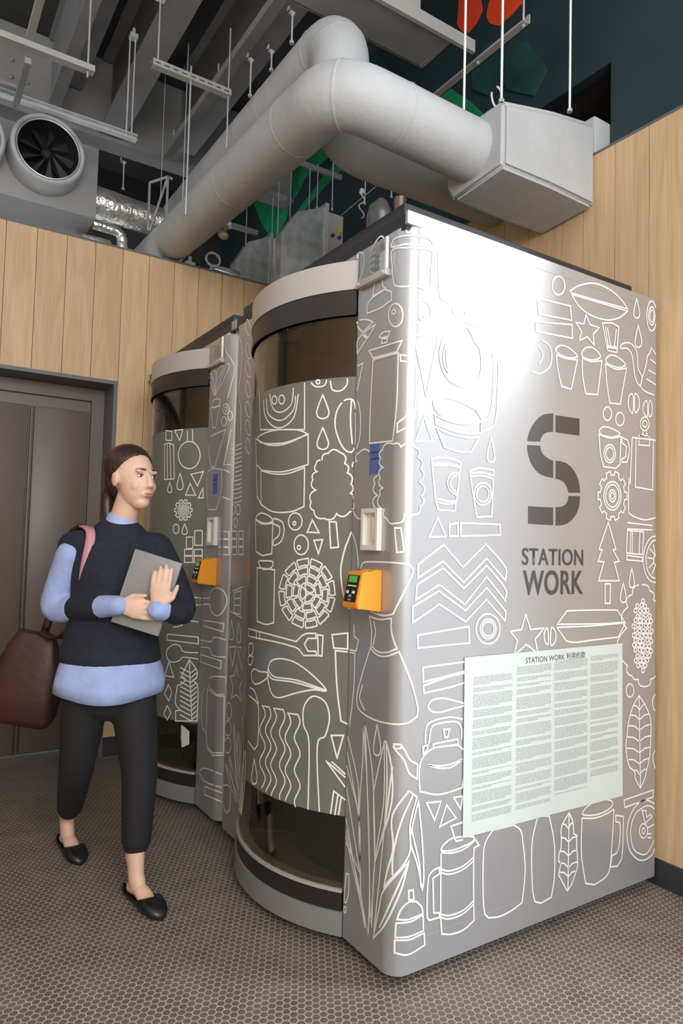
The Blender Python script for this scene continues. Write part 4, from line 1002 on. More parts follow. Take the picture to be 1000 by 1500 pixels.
# suspended pale frame, top left
def channel_x(name, x0, x1, y, z, w, h, mt, par):
    bm = bmesh.new(); bx(bm, x0, x1, y-w/2, y+w/2, z, z+0.003); bx(bm, x0, x1, y-w/2, y-w/2+0.003, z+0.003, z+h); bx(bm, x0, x1, y+w/2-0.003, y+w/2, z+0.003, z+h); return done(bm, name, mt, par)
e = empty('suspended_frame', (-0.84, 1.875, 3.6))
channel_x('rail', -1.3, 0.30, 0.0, 0, 0.045, 0.03, CHAN, e); channel_x('rail', -1.3, 0.0, -0.42, 0.14, 0.04, 0.03, CHAN, e); channel_x('rail', -1.3, 0.0, 0.36, 0.0, 0.03, 0.02, BEAM, e)
boxo('cross_bar', -0.016, 0.016, -0.5, 0.0, 0.03, 0.06, CHAN, e); boxo('cross_bar', -0.014, 0.014, 0.0, 0.42, -0.07, -0.04, BEAM, e)
rod('rod', (0.27, 0, -0.03), (0.27, 0, CZ-3.6), 0.005, CHAN, e); rod('rod', (-0.75, 0, -0.03), (-0.75, 0, CZ-3.6), 0.005, CHAN, e)
tag(e, 'pale suspended metal frame hanging in front of the riveted girder', 'frame')
# long bright strut over the fan unit
e = empty('strut_rail', (-0.195, 2.33, 3.6))
for k_, z in enumerate((0, 0.026)): boxo('strut_flange', -1.5, 0.0, -0.021, 0.021, z, z+0.005, ZINCB, e)
boxo('strut_web', -1.5, 0.0, 0.012, 0.016, 0.005, 0.026, ZINC, e)
for x in (-0.03, -0.06): rod('rod', (x, 0.0, 0.0), (x, 0.0, 0.605), 0.0045, ZINCB, e)
b = bmesh.new(); bx(b, -0.065, -0.02, -0.02, 0.02, 0.60, 0.625); bx(b, -0.05, -0.035, -0.012, 0.012, 0.625, 0.66); done(b, 'beam_clamp', ZINCB, e)
tag(e, 'long bright zinc strut rail hung above the fan nozzle', 'strut')
# slotted strut
e = empty('strut_rail', (-0.237, 1.93, 3.8)); Ls = 0.445
boxo('strut_flange', 0, Ls, -0.021, 0.021, 0.0, 0.004, CHAN, e); boxo('strut_flange', 0, Ls, -0.021, 0.021, 0.032, 0.036, CHAN, e)
boxo('strut_web', 0, Ls, -0.021, -0.017, 0.004, 0.013, CHAN, e); boxo('strut_web', 0, Ls, -0.021, -0.017, 0.021, 0.032, CHAN, e)   # open slots between the bridges
for k in range(10): boxo('slot_bridge', max(0, k*0.049-0.009), min(Ls, k*0.049+0.010), -0.021, -0.017, 0.013, 0.021, CHAN, e)
rod('rod', (0.03, 0, 0.0), (0.03, 0, 0.41), 0.0045, ZINCB, e); rod('rod', (0.435, 0, -0.30), (0.435, 0, 0.4), 0.0045, ZINCB, e); rod('rod', (0.21, -0.01, -0.75), (0.21, -0.01, 0.08), 0.0045, ZINCB, e)
b = bmesh.new(); bx(b, 0.005, 0.055, -0.02, 0.02, 0.38, 0.40); bx(b, 0.015, 0.045, -0.014, 0.014, 0.40, 0.44); done(b, 'beam_clamp', ZINCB, e)
tag(e, 'slotted pale strut rail hung under the wide grey beam', 'strut')
# dark channel over the ducts
e = empty('cable_channel', (0.24, 1.2, 4.02)); boxo('channel_base', -0.03, 0.03, 0, 1.95, 0, 0.006, BEAM, e); boxo('channel_side', -0.03, -0.024, 0, 1.95, 0.006, 0.05, BEAM, e); boxo('channel_side', 0.024, 0.03, 0, 1.95, 0.006, 0.05, BEAM, e)
for y in (0.15, 1.0, 1.8): rod('rod', (0, y, 0.0), (0, y, 0.15), 0.005, ZINCB, e)
tag(e, 'steel cable channel running along above the insulated ducts', 'channel')
# hanger rods with clamps for the ducts
def duct_rod(px, py0, py1, Y, label, clamp=True, r=0.0045):
    a = on(px, py1, 'y', Y); b = on(px, py0, 'y', Y); return hanger('hanger_rod', tuple(a), (a.x, a.y, b.z), r, ZINCB, label, clamp=clamp)
duct_rod(427, 15, 64, 1.15, 'zinc hanger rod with a clamp at the highest duct bend')
duct_rod(366, 84, 142, 1.6, 'zinc hanger rod clamped to the cable channel over the duct')
duct_rod(397, 72, 104, 1.45, 'short zinc hanger rod with a hook over the duct')
duct_rod(267, 60, 300, 2.30, 'long thin hanger rod dropping from the slotted strut to the bracket', False, 0.003)
duct_rod(235, -60, 290, 2.65, 'long thin wire hanging in front of the grey girder', False, 0.002)
duct_rod(180, 235, 278, 2.98, 'short hook rod holding up the foil duct')
# silver boxes and rods behind the partition, above the far booth
def silver_box(name, x0, x1, y0, y1, z0, z1, slope, label):
    e = empty(name, (x0, y0, z0)); w, h, dpt = x1-x0, z1-z0, y1-y0
    v = [(0, 0, 0), (w, 0, 0), (w, dpt, 0), (0, dpt, 0), (0, 0, h*(1-slope)), (w*0.35, 0, h*(1-slope*.35)), (w, 0, h), (w, dpt, h), (w*0.35, dpt, h*(1-slope*.35)), (0, dpt, h*(1-slope))]
    poly('casing', v, [(3, 2, 1, 0), (0, 1, 6, 5, 4), (2, 3, 9, 8, 7), (1, 2, 7, 6), (4, 5, 8, 9), (5, 6, 7, 8), (3, 0, 4, 9)], ZINC, e)
    boxo('edge_flange', w-0.012, w+0.012, -0.012, dpt+0.01, -0.02, h+0.02, ZINCB, e)
    tag(e, label, 'duct box'); return e
SY = 2.05
a = on(412, 350, 'y', SY); b = on(478, 303, 'y', SY); c = on(445, 420, 'y', SY)
silver_box('steel_duct_box', a.x, b.x, SY, SY+0.08, c.z-0.05, b.z, 0.42, 'tall galvanised duct box with a sloping top over the curved canopy')
rod_e = boxo('valve_box', b.x+0.012, b.x+0.14, SY+0.02, SY+0.09, on(500, 360, 'y', SY).z-0.1, on(505, 316, 'y', SY).z, CANO); tag(rod_e, 'pale valve casing with a yellow tag beside the duct box', 'casing')
boxo('valve_tag', b.x+0.10, b.x+0.125, SY+0.012, SY+0.02, on(515, 345, 'y', SY).z, on(515, 336, 'y', SY).z, YEL, rod_e)
for k in range(2):
    bm = bmesh.new(); tube(bm, [(b.x+0.06+0.05*k, SY+0.005, on(508, 350, 'y', SY).z), (b.x+0.06+0.05*k, SY+0.02, on(508, 350, 'y', SY).z)], 0.012, 12); done(bm, 'gauge', INKD, rod_e, auto=40)
SY2 = 2.78
a = on(345, 388, 'y', SY2); b = on(397, 346, 'y', SY2)
silver_box('steel_duct_box', a.x, b.x, SY2, SY2+0.1, 2.95, b.z, 0.45, 'low galvanised duct box peeping over the oak wall')
c = on(404, 380, 'y', 2.4)
bm = bmesh.new(); tube(bm, [(c.x, 2.4, 2.6), (c.x, 2.4, on(404, 352, 'y', 2.4).z)], 0.028, 20); o = done(bm, 'standpipe', ZINC, None, auto=40); tag(o, 'upright galvanised pipe between the two duct boxes', 'pipe')
q = on(556, 318, 'y', 1.5)
bm = bmesh.new(); tube(bm, [(q.x, 1.5, 2.55), (q.x, 1.5, q.z), (q.x+0.005, 1.5, q.z+0.04), (q.x+0.02, 1.5, q.z+0.075), (q.x+0.05, 1.5, q.z+0.085)], [0.075, 0.075, 0.068, 0.045, 0.012], 28); o = done(bm, 'steel_drum', ZINC, None, auto=40); tag(o, 'domed galvanised drum standing behind the booth top', 'drum')
q = on(590, 300, 'y', 1.4)
bm = bmesh.new(); tube(bm, [(q.x-0.02, 1.4, 2.6), (q.x-0.02, 1.4, q.z+0.03)], 0.035, 20); o = done(bm, 'copper_pipe', mat('pale_copper', (0.62, 0.42, 0.32), 0.35, 0.6), None, auto=40); tag(o, 'pale copper pipe stub behind the booth corner', 'pipe')
for i, (px, y0, y1, Y, lab) in enumerate(((486, 222, 308, 2.05, 'hanger rod ending on the flange of the tall duct box'), (464, 240, 305, 2.61, 'thin rod in front of the green mural leaf'), (452, 238, 320, 2.61, 'thin rod over the tall duct box'), (424, 250, 335, 2.5, 'thin rod beside the sloping duct top'), (406, 262, 352, 2.4, 'rod rising from the standpipe'), (398, 290, 350, 2.7, 'rod behind the low duct box'), (359, 305, 382, 2.81, 'rod left of the low duct box'), (534, 262, 300, 1.6, 'cable tied rod above the domed drum'), (573, 268, 290, 1.5, 'short rod above the domed drum'))):
    duct_rod(px, y0, y1, Y, lab, False, 0.0035)
for i, (xa, ya, xb, yb, Y, lab) in enumerate(((430, 232, 482, 248, 2.6, 'grey flat cross bar under the green mural leaf'), (393, 280, 420, 292, 2.7, 'short grey cross bar with a wooden packer'), (340, 328, 378, 340, 2.8, 'grey cross bar behind the spot lamp'))):
    p = on(xa, ya, 'y', Y); q = on(xb, yb, 'y', Y); o = boxo('cross_bar', p.x, q.x if i else XU+0.002, Y, Y+0.02, p.z-0.025, p.z+0.01, BEAM); tag(o, lab, 'bar')
p = on(530, 285, 'y', 1.6)
bm = bmesh.new(); pts = [p+Vector((0.02*math.sin(k*.7)+0.012*k*0, 0, 0.01*k-0.14)) for k in range(16)]; tube(bm, pts, 0.004, 8); ellipsoid(bm, p+Vector((0.0, 0, 0.02)), 0.016, 0.012, 0.018)
tag(done(bm, 'cable_tie', CABLE, None, smooth=True), 'white cable with a knot hanging beside the domed drum', 'cable')
bm = bmesh.new(); tube(bm, [on(500, 315, 'y', 1.9), on(560, 265, 'y', 1.3)], 0.0025, 6); tag(done(bm, 'guy_wire', CABLE, None), 'thin slanting wire behind the domed drum', 'wire')
# spot lamp
p = on(330, 338, 'y', 2.3); e = empty('spot_lamp', tuple(p))
bm = bmesh.new(); tube(bm, [(0.0, 0, 0.02), (-0.01, -0.005, -0.02), (-0.018, -0.012, -0.035)], [0.014, 0.018, 0.034], 20); done(bm, 'lamp_head', BRASS, e, auto=50)
bm = bmesh.new(); ellipsoid(bm, (-0.019, -0.014, -0.036), 0.024, 0.024, 0.008); done(bm, 'lamp_lens', WHITEP, e, smooth=True)
b = bmesh.new(); bx(b, -0.02, 0.03, -0.015, 0.015, 0.03, 0.05); bx(b, 0.0, 0.012, -0.02, 0.02, 0.05, 0.075); bx(b, 0.02, 0.034, -0.01, 0.01, 0.02, 0.06); done(b, 'clamp', ZINCB, e)
rod('arm', (0.01, 0, 0.02), (0.01, 0, 0.30), 0.005, ZINC, e)
tag(e, 'small brass spot lamp clamped under the insulated duct', 'lamp')
# loose clutter on top of the oak wall
p = on(312, 380, 'y', 2.72)
bm = bmesh.new(); tube(bm, [p+Vector((0.05*math.cos(k*.4), 0.01*math.sin(k), 0.045*math.sin(k*.4)-0.0)) for k in range(34)], 0.005, 8); tag(done(bm, 'cable_coil', CABLE, None, smooth=True), 'coil of grey cable behind the top of the oak wall', 'cable')
bm = bmesh.new(); tube(bm, densify(bend_path([p+Vector((0.0, 0.06, -0.10)), p+Vector((0.02, 0.06, -0.02)), p+Vector((0.22, 0.06, -0.03))], 0.03), 0.03), 0.018, 12); tag(done(bm, 'conduit', ZINC, None, smooth=True), 'grey conduit lying behind the oak wall top', 'conduit')
p = on(278, 385, 'y', 2.66)
b = bmesh.new(); bx(b, p.x-0.03, p.x+0.03, 2.64, 2.68, 3.055, 3.11); bx(b, p.x-0.008, p.x+0.008, 2.65, 2.67, 3.11, 3.15); bx(b, p.x+0.03, p.x+0.08, 2.655, 2.665, 3.06, 3.075); tag(done(b, 'pipe_clamp', ZINCB, None), 'bright zinc clamp sitting on the oak wall top', 'clamp')
# ================================================================== person walking past
def ring_loft(bm, stations, n=20):
    """stations: (centre, ra, rb, side vector or None) -> closed tapered tube with rounded caps"""
    k = len(stations); C_ = [Vector(s[0]) for s in stations]; rings = []
    for i, s in enumerate(stations):
        t = (C_[min(i+1, k-1)]-C_[max(i-1, 0)]).normalized()
        sd = Vector(s[3]) if len(s) > 3 and s[3] is not None else Vector((1, 0, 0))
        if abs(sd.normalized().dot(t)) > 0.95: sd = Vector((0, 1, 0)) if abs(t.y) < .9 else Vector((0, 0, 1))
        a = (sd-t*sd.dot(t)).normalized(); b = t.cross(a)
        rings.append((C_[i], a, b, s[1], s[2], t))
    full = []
    c, a, b, ra, rb, t = rings[0]
    m0 = min(ra, rb)
    full += [(c-t*m0*.85, a, b, ra*.5, rb*.5), (c-t*m0*.5, a, b, ra*.85, rb*.85)]
    full += [(r[0], r[1], r[2], r[3], r[4]) for r in rings]
    c, a, b, ra, rb, t = rings[-1]; m0 = min(ra, rb)
    full += [(c+t*m0*.5, a, b, ra*.85, rb*.85), (c+t*m0*.85, a, b, ra*.5, rb*.5)]
    vr = [[bm.verts.new(c+a*ra*math.cos(2*math.pi*j/n)+b*rb*math.sin(2*math.pi*j/n)) for j in range(n)] for c, a, b, ra, rb in full]
    for i in range(len(vr)-1):
        for j in range(n): bm.faces.new((vr[i][j], vr[i][(j+1) % n], vr[i+1][(j+1) % n], vr[i+1][j]))
    bm.faces.new(vr[0][::-1]); bm.faces.new(vr[-1])
def interp(st, m=4):
    """subdivide stations smoothly"""
    out = []
    for i in range(len(st)-1):
        a, b, c, d = st[max(i-1, 0)], st[i], st[i+1], st[min(i+2, len(st)-1)]
        for k in range(m):
            t = k/m; t2 = t*t; t3 = t2*t
            f = lambda w, x, y, z: 0.5*(2*x+(-w+y)*t+(2*w-5*x+4*y-z)*t2+(-w+3*x-3*y+z)*t3)
            cc = Vector([f(a[0][j], b[0][j], c[0][j], d[0][j]) for j in range(3)])
            out.append((cc, f(a[1], b[1], c[1], d[1]), f(a[2], b[2], c[2], d[2]), b[3] if len(b) > 3 else None))
    out.append(st[-1]); return out
def fuse(name, bm, mt, parent, voxel=0.008, smooth=4, fac=0.5):
    """weld overlapping closed volumes into one continuous surface"""
    bmesh.ops.recalc_face_normals(bm, faces=bm.faces)
    me = bpy.data.meshes.new('tmp'); bm.to_mesh(me); bm.free()
    o = bpy.data.objects.new('tmp', me); COL.objects.link(o)
    r = o.modifiers.new('r', 'REMESH'); r.mode = 'VOXEL'; r.voxel_size = voxel; r.adaptivity = 0.0
    if smooth:
        s = o.modifiers.new('s', 'SMOOTH'); s.iterations = smooth; s.factor = fac
    bpy.context.view_layer.update()
    ev = o.evaluated_get(bpy.context.evaluated_depsgraph_get()); m2 = bpy.data.meshes.new_from_object(ev); m2.name = name
    bpy.data.objects.remove(o); bpy.data.meshes.remove(me)
    return link(name, m2, mt, parent, True)

PB = Vector((-0.55, 1.08, 0.0))
per = empty('person', PB); tag(per, 'person in navy knit top over a light blue shirt walking past the booths', 'person')
def L_(*p): return Vector(p)-PB
def LA(px, py, d): return at(px, py, d)-PB
def LP(px, py, ax, v): return on(px, py, ax, v)-PB
# joints in world space
HIP_L, KN_L, AN_L = L_(-0.485, 1.04, 0.83), L_(-0.462, 0.945, 0.45), LP(199, 1277, 'z', 0.095)
HIP_R, KN_R, AN_R = L_(-0.625, 1.06, 0.83), L_(-0.642, 1.12, 0.45), LP(98, 1208, 'z', 0.095)
SH_L, EL_L, WR_L = L_(-0.405, 0.985, 1.275), LA(266, 893, 2.50), LA(231, 893, 2.395)
SH_R, EL_R, WR_R = L_(-0.700, 1.085, 1.275), LA(83, 893, 2.60), LA(172, 887, 2.41)
NECK = L_(-0.545, 1.035, 1.33); HEAD = L_(-0.515, 0.985, 1.515)
side = Vector((0.93, -0.36, 0)).normalized()      # across the shoulders, towards her left
fwd = Vector((-0.20, -0.98, 0)).normalized()
# --- body (one continuous skin surface)
bm = bmesh.new()
FD = Vector((0.38, -0.92, 0)).normalized()         # where the face looks
FS_ = Vector((0.92, 0.38, 0))                      # her left, across the face
HR = Matrix((FS_, -FD, Vector((0, 0, 1)))).transposed()
def hp(a, b, c): return HEAD + FS_*a + FD*b + Vector((0, 0, c))
ellipsoid(bm, hp(0, -0.018, 0.025), 0.074, 0.092, 0.088, HR, 28, 18)
ellipsoid(bm, hp(0, 0.022, -0.030), 0.062, 0.068, 0.082, HR, 28, 18)
ellipsoid(bm, hp(0, 0.045, -0.090), 0.034, 0.034, 0.028, HR)
ellipsoid(bm, hp(0.030, 0.058, -0.032), 0.026, 0.022, 0.026, HR); ellipsoid(bm, hp(-0.030, 0.058, -0.032), 0.026, 0.022, 0.026, HR)
ring_loft(bm, [(hp(0, 0.080, 0.016), 0.009, 0.009, FS_), (hp(0, 0.092, -0.010), 0.011, 0.011, FS_), (hp(0, 0.100, -0.030), 0.014, 0.011, FS_)], 12)
ellipsoid(bm, hp(0.011, 0.088, -0.034), 0.009, 0.010, 0.008, HR); ellipsoid(bm, hp(-0.011, 0.088, -0.034), 0.009, 0.010, 0.008, HR)
ellipsoid(bm, hp(0, 0.082, -0.064), 0.024, 0.012, 0.013, HR)
for s in (1, -1):
    ellipsoid(bm, hp(0.074*s, -0.012, -0.008), 0.008, 0.018, 0.030, HR); ellipsoid(bm, hp(0.030*s, 0.076, 0.022), 0.022, 0.008, 0.008, HR)
ring_loft(bm, interp([(NECK+Vector((0, 0.005, -0.06)), 0.055, 0.05, side), (NECK+Vector((0.008, -0.012, 0.03)), 0.049, 0.047, side), (HEAD+Vector((-0.004, 0.006, -0.06)), 0.048, 0.05, side)]), 18)
# hidden torso core and limbs so that head, hands and feet belong to one body
ring_loft(bm, interp([(L_(-0.555, 1.055, 0.80), 0.13, 0.085, side), (L_(-0.552, 1.055, 0.98), 0.105, 0.075, side), (L_(-0.55, 1.04, 1.16), 0.125, 0.085, side), (L_(-0.548, 1.035, 1.25), 0.10, 0.06, side)]), 20)
def limb(pts, rs): ring_loft(bm, interp([(p, r, r, None) for p, r in zip(pts, rs)]), 14)
DN = Vector((0, 0, -0.022)); limb([SH_L+DN, EL_L, WR_L], (0.026, 0.030, 0.022)); limb([SH_R+DN, EL_R, WR_R], (0.026, 0.030, 0.022))
limb([HIP_L, KN_L, AN_L+Vector((0, 0.02, 0.04))], (0.075, 0.048, 0.033)); limb([HIP_R, KN_R, AN_R+Vector((0, 0.01, 0.04))], (0.075, 0.048, 0.033))
limb([L_(-0.548, 1.035, 1.245), SH_L+DN], (0.045, 0.024)); limb([L_(-0.548, 1.035, 1.245), SH_R+DN], (0.045, 0.024))
limb([L_(-0.555, 1.055, 0.82), HIP_L], (0.08, 0.08)); limb([L_(-0.555, 1.055, 0.82), HIP_R], (0.08, 0.08))
# feet
def foot(an, d):
    d = Vector(d).normalized(); sd = Vector((-d.y, d.x, 0)).normalized()
    ring_loft(bm, interp([(an+Vector((0, 0.012, 0.07)), 0.032, 0.034, sd), (an, 0.028, 0.033, sd), (an+d*0.015+Vector((0, 0, -0.035)), 0.028, 0.036, sd)]), 14)
    ring_loft(bm, interp([(an-d*0.020+Vector((0, 0, -0.058)), 0.024, 0.024, sd), (an+d*0.04+Vector((0, 0, -0.050)), 0.027, 0.024, sd), (an+d*0.09+Vector((0, 0, -0.068)), 0.032, 0.015, sd), (an+d*0.14+Vector((0, 0, -0.076)), 0.027, 0.008, sd)]), 14)
DL, DRR = (0.20, -1, 0), (0.10, -1, 0)
foot(AN_L, DL); foot(AN_R, DRR)
# hands
def hand(wr, axis, palm_n, spread, lens, curl, thumb_side, th=(0.5, 0.6, 0.25)):
    ax = Vector(axis).normalized(); nn = Vector(palm_n).normalized(); nn = (nn-ax*nn.dot(ax)).normalized(); sp = ax.cross(nn)*thumb_side   # sp points to the thumb side
    ring_loft(bm, interp([(wr-ax*0.02, 0.020, 0.017, sp), (wr+ax*0.02, 0.027, 0.015, sp), (wr+ax*0.060, 0.036, 0.013, sp), (wr+ax*0.082, 0.035, 0.011, sp)]), 14)
    for i, ln in enumerate(lens):
        o = wr+ax*(0.082-0.003*abs(i-1))+sp*(0.027-0.018*i); c = curl[i] if isinstance(curl, (list, tuple)) else curl
        d1 = (ax*math.cos(c)+nn*math.sin(c)+sp*spread*(1.2-i)).normalized(); d2 = (ax*math.cos(c*2)+nn*math.sin(c*2)).normalized(); d3 = (ax*math.cos(c*2.7)+nn*math.sin(c*2.7)).normalized()
        p1 = o+d1*ln*.45; p2 = p1+d2*ln*.30; p3 = p2+d3*ln*.25
        ring_loft(bm, [(o-ax*0.015, 0.0092, 0.0088, sp), (p1, 0.0086, 0.0084, sp), (p2, 0.0078, 0.0075, sp), (p3, 0.0066, 0.0062, sp)], 10)
    o = wr+ax*0.025+sp*0.022; d1 = (sp*th[0]+ax*th[1]+nn*th[2]).normalized(); d2 = (sp*th[0]*.35+ax*(th[1]+.25)+nn*th[2]).normalized()
    ring_loft(bm, [(o-d1*0.01, 0.013, 0.012, nn), (o+d1*0.032, 0.0108, 0.0105, nn), (o+d1*0.032+d2*0.024, 0.0092, 0.009, nn), (o+d1*0.032+d2*0.044, 0.0075, 0.007, nn)], 10)
LENS = (0.068, 0.076, 0.071, 0.056)
# right hand grips the near edge of the folder, left hand lies flat on its face
hand(WR_R, RIGHT*0.97-UP*0.16-DIR*0.02, DIR, 0.05, LENS, (0.16, 0.18, 0.20, 0.22), 1, (0.6, 0.75, 0.0))
hand(WR_L, UP*0.95+RIGHT*0.10+DIR*0.05, DIR, 0.06, LENS, (0.10, 0.10, 0.12, 0.14), -1, (0.7, 0.6, 0.02))
body = fuse('body', bm, SKIN, per, 0.0045, 3, 0.45)
# --- face details
def blob(name, c, r, mt, rot=HR, par=body):
    b = bmesh.new(); ellipsoid(b, c, *r, rot, 14, 10); return done(b, name, mt, par, smooth=True)
for s in (1, -1):
    ey = blob('eye', hp(0.031*s, 0.0765, 0.004), (0.0125, 0.006, 0.0055), EYEW); blob('iris', hp(0.031*s, 0.0815, 0.004), (0.0052, 0.003, 0.0052), EYED)
    b = bmesh.new(); tube(b, [hp((0.014+0.011*k)*s, 0.089-0.0028*k-0.0012*k*k, 0.0275+0.0012*k*(2.2-k*.8)) for k in range(4)], [0.002, 0.003, 0.0028, 0.0015], 8); done(b, 'eyebrow', HAIR, body, smooth=True)
    b = bmesh.new(); tube(b, [hp((0.019+0.008*k)*s, 0.0835-0.0016*k*k*.5, 0.0082+0.0012*k*(3-k)*.6) for k in range(4)], 0.0014, 6); done(b, 'eyelashes', HAIR, body, smooth=True)
blob('lip', hp(0, 0.0905, -0.0615), (0.019, 0.0055, 0.0042), LIP); blob('lip', hp(0, 0.0895, -0.0695), (0.017, 0.006, 0.0048), LIP)
# --- hair drawn back into a low tail
bm = bmesh.new()
ellipsoid(bm, hp(0, -0.034, 0.044), 0.086, 0.099, 0.089, HR, 28, 18); ellipsoid(bm, hp(0, -0.065, -0.005), 0.072, 0.055, 0.075, HR, 24, 16)
ring_loft(bm, interp([(hp(0, -0.105, -0.02), 0.030, 0.028, FS_), (hp(-0.005, -0.135, -0.07), 0.032, 0.026, FS_), (hp(-0.008, -0.125, -0.15), 0.026, 0.022, FS_), (hp(-0.008, -0.105, -0.205), 0.012, 0.010, FS_)]), 16)
# carve away the face side
hair = fuse('hair', bm, HAIR, per, 0.005, 3, 0.5)
hb = bmesh.new(); hb.from_mesh(hair.data)
def faceside(co):
    q = co-HEAD; a = q.dot(FS_); b = q.dot(FD); c = q.z
    return b > -0.024+0.92*max(0.0, c)+0.06*max(0.0, abs(a)-0.03) and c > -0.06
bmesh.ops.delete(hb, geom=[v for v in hb.verts if faceside(v.co)], context='VERTS')
hb.to_mesh(hair.data); hb.free()
md = hair.modifiers.new('solid', 'SOLIDIFY'); md.thickness = 0.010; md.offset = -1
# --- shirt: collar, hem, cuffs and the sleeve of the right arm
bm = bmesh.new()
ring_loft(bm, interp([(NECK+Vector((0.0, 0.0, -0.03)), 0.074, 0.066, side), (NECK+Vector((0.004, -0.006, 0.015)), 0.062, 0.058, side)]), 24)
sh = fuse('shirt_collar', bm, BLUE, per, 0.006, 2)
bm = bmesh.new()
n = 48; rows = []
for k, (z, ra, rb) in enumerate(((0.85, 0.172, 0.122), (0.80, 0.190, 0.138), (0.76, 0.198, 0.146), (0.722, 0.198, 0.148))):
    row = []
    for j in range(n):
        a = 2*math.pi*j/n; w = 1+0.035*math.sin(5*a+k)*k/3; dz = -0.030*(0.5+0.5*math.cos(2*a+math.pi))*(k/3)
        c = L_(-0.553, 1.05, z); row.append(c+side*ra*w*math.cos(a)+Vector((-side.y, side.x, 0))*rb*w*math.sin(a)+Vector((0, 0, dz)))
    rows.append(row)
inner = [[p.lerp(L_(-0.553, 1.05, 0)+Vector((0, 0, p.z)), 0.03) for p in row] for row in rows]
vo = [[bm.verts.new(p) for p in row] for row in rows]; vi = [[bm.verts.new(p) for p in row] for row in inner]
for i in range(len(rows)-1):
    for j in range(n):
        k2 = (j+1) % n; bm.faces.new((vo[i][j], vo[i][k2], vo[i+1][k2], vo[i+1][j])); bm.faces.new((vi[i][k2], vi[i][j], vi[i+1][j], vi[i+1][k2]))
for j in range(n): bm.faces.new((vo[-1][j], vo[-1][(j+1) % n], vi[-1][(j+1) % n], vi[-1][j]))
done(bm, 'shirt_hem', BLUE, per, smooth=True)
bm = bmesh.new()
ring_loft(bm, interp([(SH_R+Vector((-0.006, 0.0, -0.050)), 0.054, 0.053, None), (SH_R.lerp(EL_R, .55), 0.058, 0.056, None), (EL_R+Vector((-0.004, 0.0, 0.02)), 0.056, 0.055, None), (EL_R.lerp(WR_R, .12), 0.054, 0.052, None), (EL_R.lerp(WR_R, .30), 0.049, 0.048, None)]), 20)
fuse('shirt_sleeve', bm, BLUE, per, 0.007, 4)
for wr, el in ((WR_R, EL_R), (WR_L, EL_L)):
    bm = bmesh.new(); ring_loft(bm, interp([(el.lerp(wr, .72), 0.042, 0.041, None), (el.lerp(wr, .86), 0.040, 0.039, None), (el.lerp(wr, 1.02), 0.036, 0.034, None)]), 20); fuse('shirt_cuff', bm, BLUE, per, 0.006, 3)
# --- navy knit top
bm = bmesh.new()
ring_loft(bm, interp([(L_(-0.554, 1.052, 0.838), 0.186, 0.134, side), (L_(-0.553, 1.052, 0.90), 0.176, 0.124, side), (L_(-0.552, 1.050, 0.98), 0.164, 0.116, side), (L_(-0.551, 1.045, 1.06), 0.158, 0.112, side), (L_(-0.549, 1.038, 1.17), 0.165, 0.116, side), (L_(-0.548, 1.034, 1.25), 0.158, 0.098, side), (L_(-0.547, 1.034, 1.295), 0.105, 0.078, side)]), 28)
ring_loft(bm, [(L_(-0.548, 1.03, 1.262), 0.06, 0.06, None), (SH_L+Vector((-0.008, 0, -0.010)), 0.050, 0.050, None)], 16); ring_loft(bm, [(L_(-0.548, 1.03, 1.262), 0.06, 0.06, None), (SH_R+Vector((0.012, 0, -0.010)), 0.050, 0.050, None)], 16)
ring_loft(bm, interp([(SH_L+Vector((-0.004, 0, -0.014)), 0.052, 0.052, None), (SH_L.lerp(EL_L, .5), 0.056, 0.055, None), (EL_L, 0.054, 0.052, None), (EL_L.lerp(WR_L, .4), 0.050, 0.048, None), (EL_L.lerp(WR_L, .74), 0.044, 0.043, None)]), 18)
ring_loft(bm, interp([(EL_R.lerp(WR_R, .34), 0.050, 0.048, None), (EL_R.lerp(WR_R, .55), 0.049, 0.047, None), (EL_R.lerp(WR_R, .74), 0.044, 0.043, None)]), 18)
# fold of knit at the back of the upper arm
ring_loft(bm, interp([(SH_R+Vector((-0.004, 0.015, -0.012)), 0.046, 0.046, None), (SH_R.lerp(EL_R, .35)+Vector((-0.002, 0.022, 0)), 0.046, 0.044, None)]), 14)
fuse('knit_top', bm, NAVY, per, 0.008, 5)
bm = bmesh.new(); c = NECK+Vector((0.0, 0.0, -0.032))
tube(bm, [c+side*0.082*math.cos(a)+Vector((-side.y, side.x, 0))*0.072*math.sin(a)+Vector((0, 0, 0.008*math.sin(a))) for a in [k*2*math.pi/32 for k in range(33)]], 0.012, 10); done(bm, 'neckband', NAVY, per, smooth=True)
# --- trousers
bm = bmesh.new()
ring_loft(bm, interp([(L_(-0.556, 1.052, 0.70), 0.150, 0.105, side), (L_(-0.556, 1.052, 0.78), 0.158, 0.110, side), (L_(-0.555, 1.052, 0.88), 0.145, 0.10, side)]), 24)
ring_loft(bm, interp([(HIP_L, 0.080, 0.085, side), (HIP_L.lerp(KN_L, .4), 0.084, 0.088, side), (KN_L, 0.066, 0.068, side), (KN_L.lerp(AN_L, .45), 0.058, 0.062, side), (KN_L.lerp(AN_L, .72)+Vector((0, 0.008, 0)), 0.052, 0.055, side)]), 20)
ring_loft(bm, interp([(HIP_R, 0.080, 0.085, side), (HIP_R.lerp(KN_R, .4), 0.084, 0.088, side), (KN_R, 0.066, 0.068, side), (KN_R.lerp(AN_R, .40), 0.058, 0.062, side), (KN_R.lerp(AN_R, .70), 0.050, 0.052, side)]), 20)
fuse('trousers', bm, TROU, per, 0.008, 5)
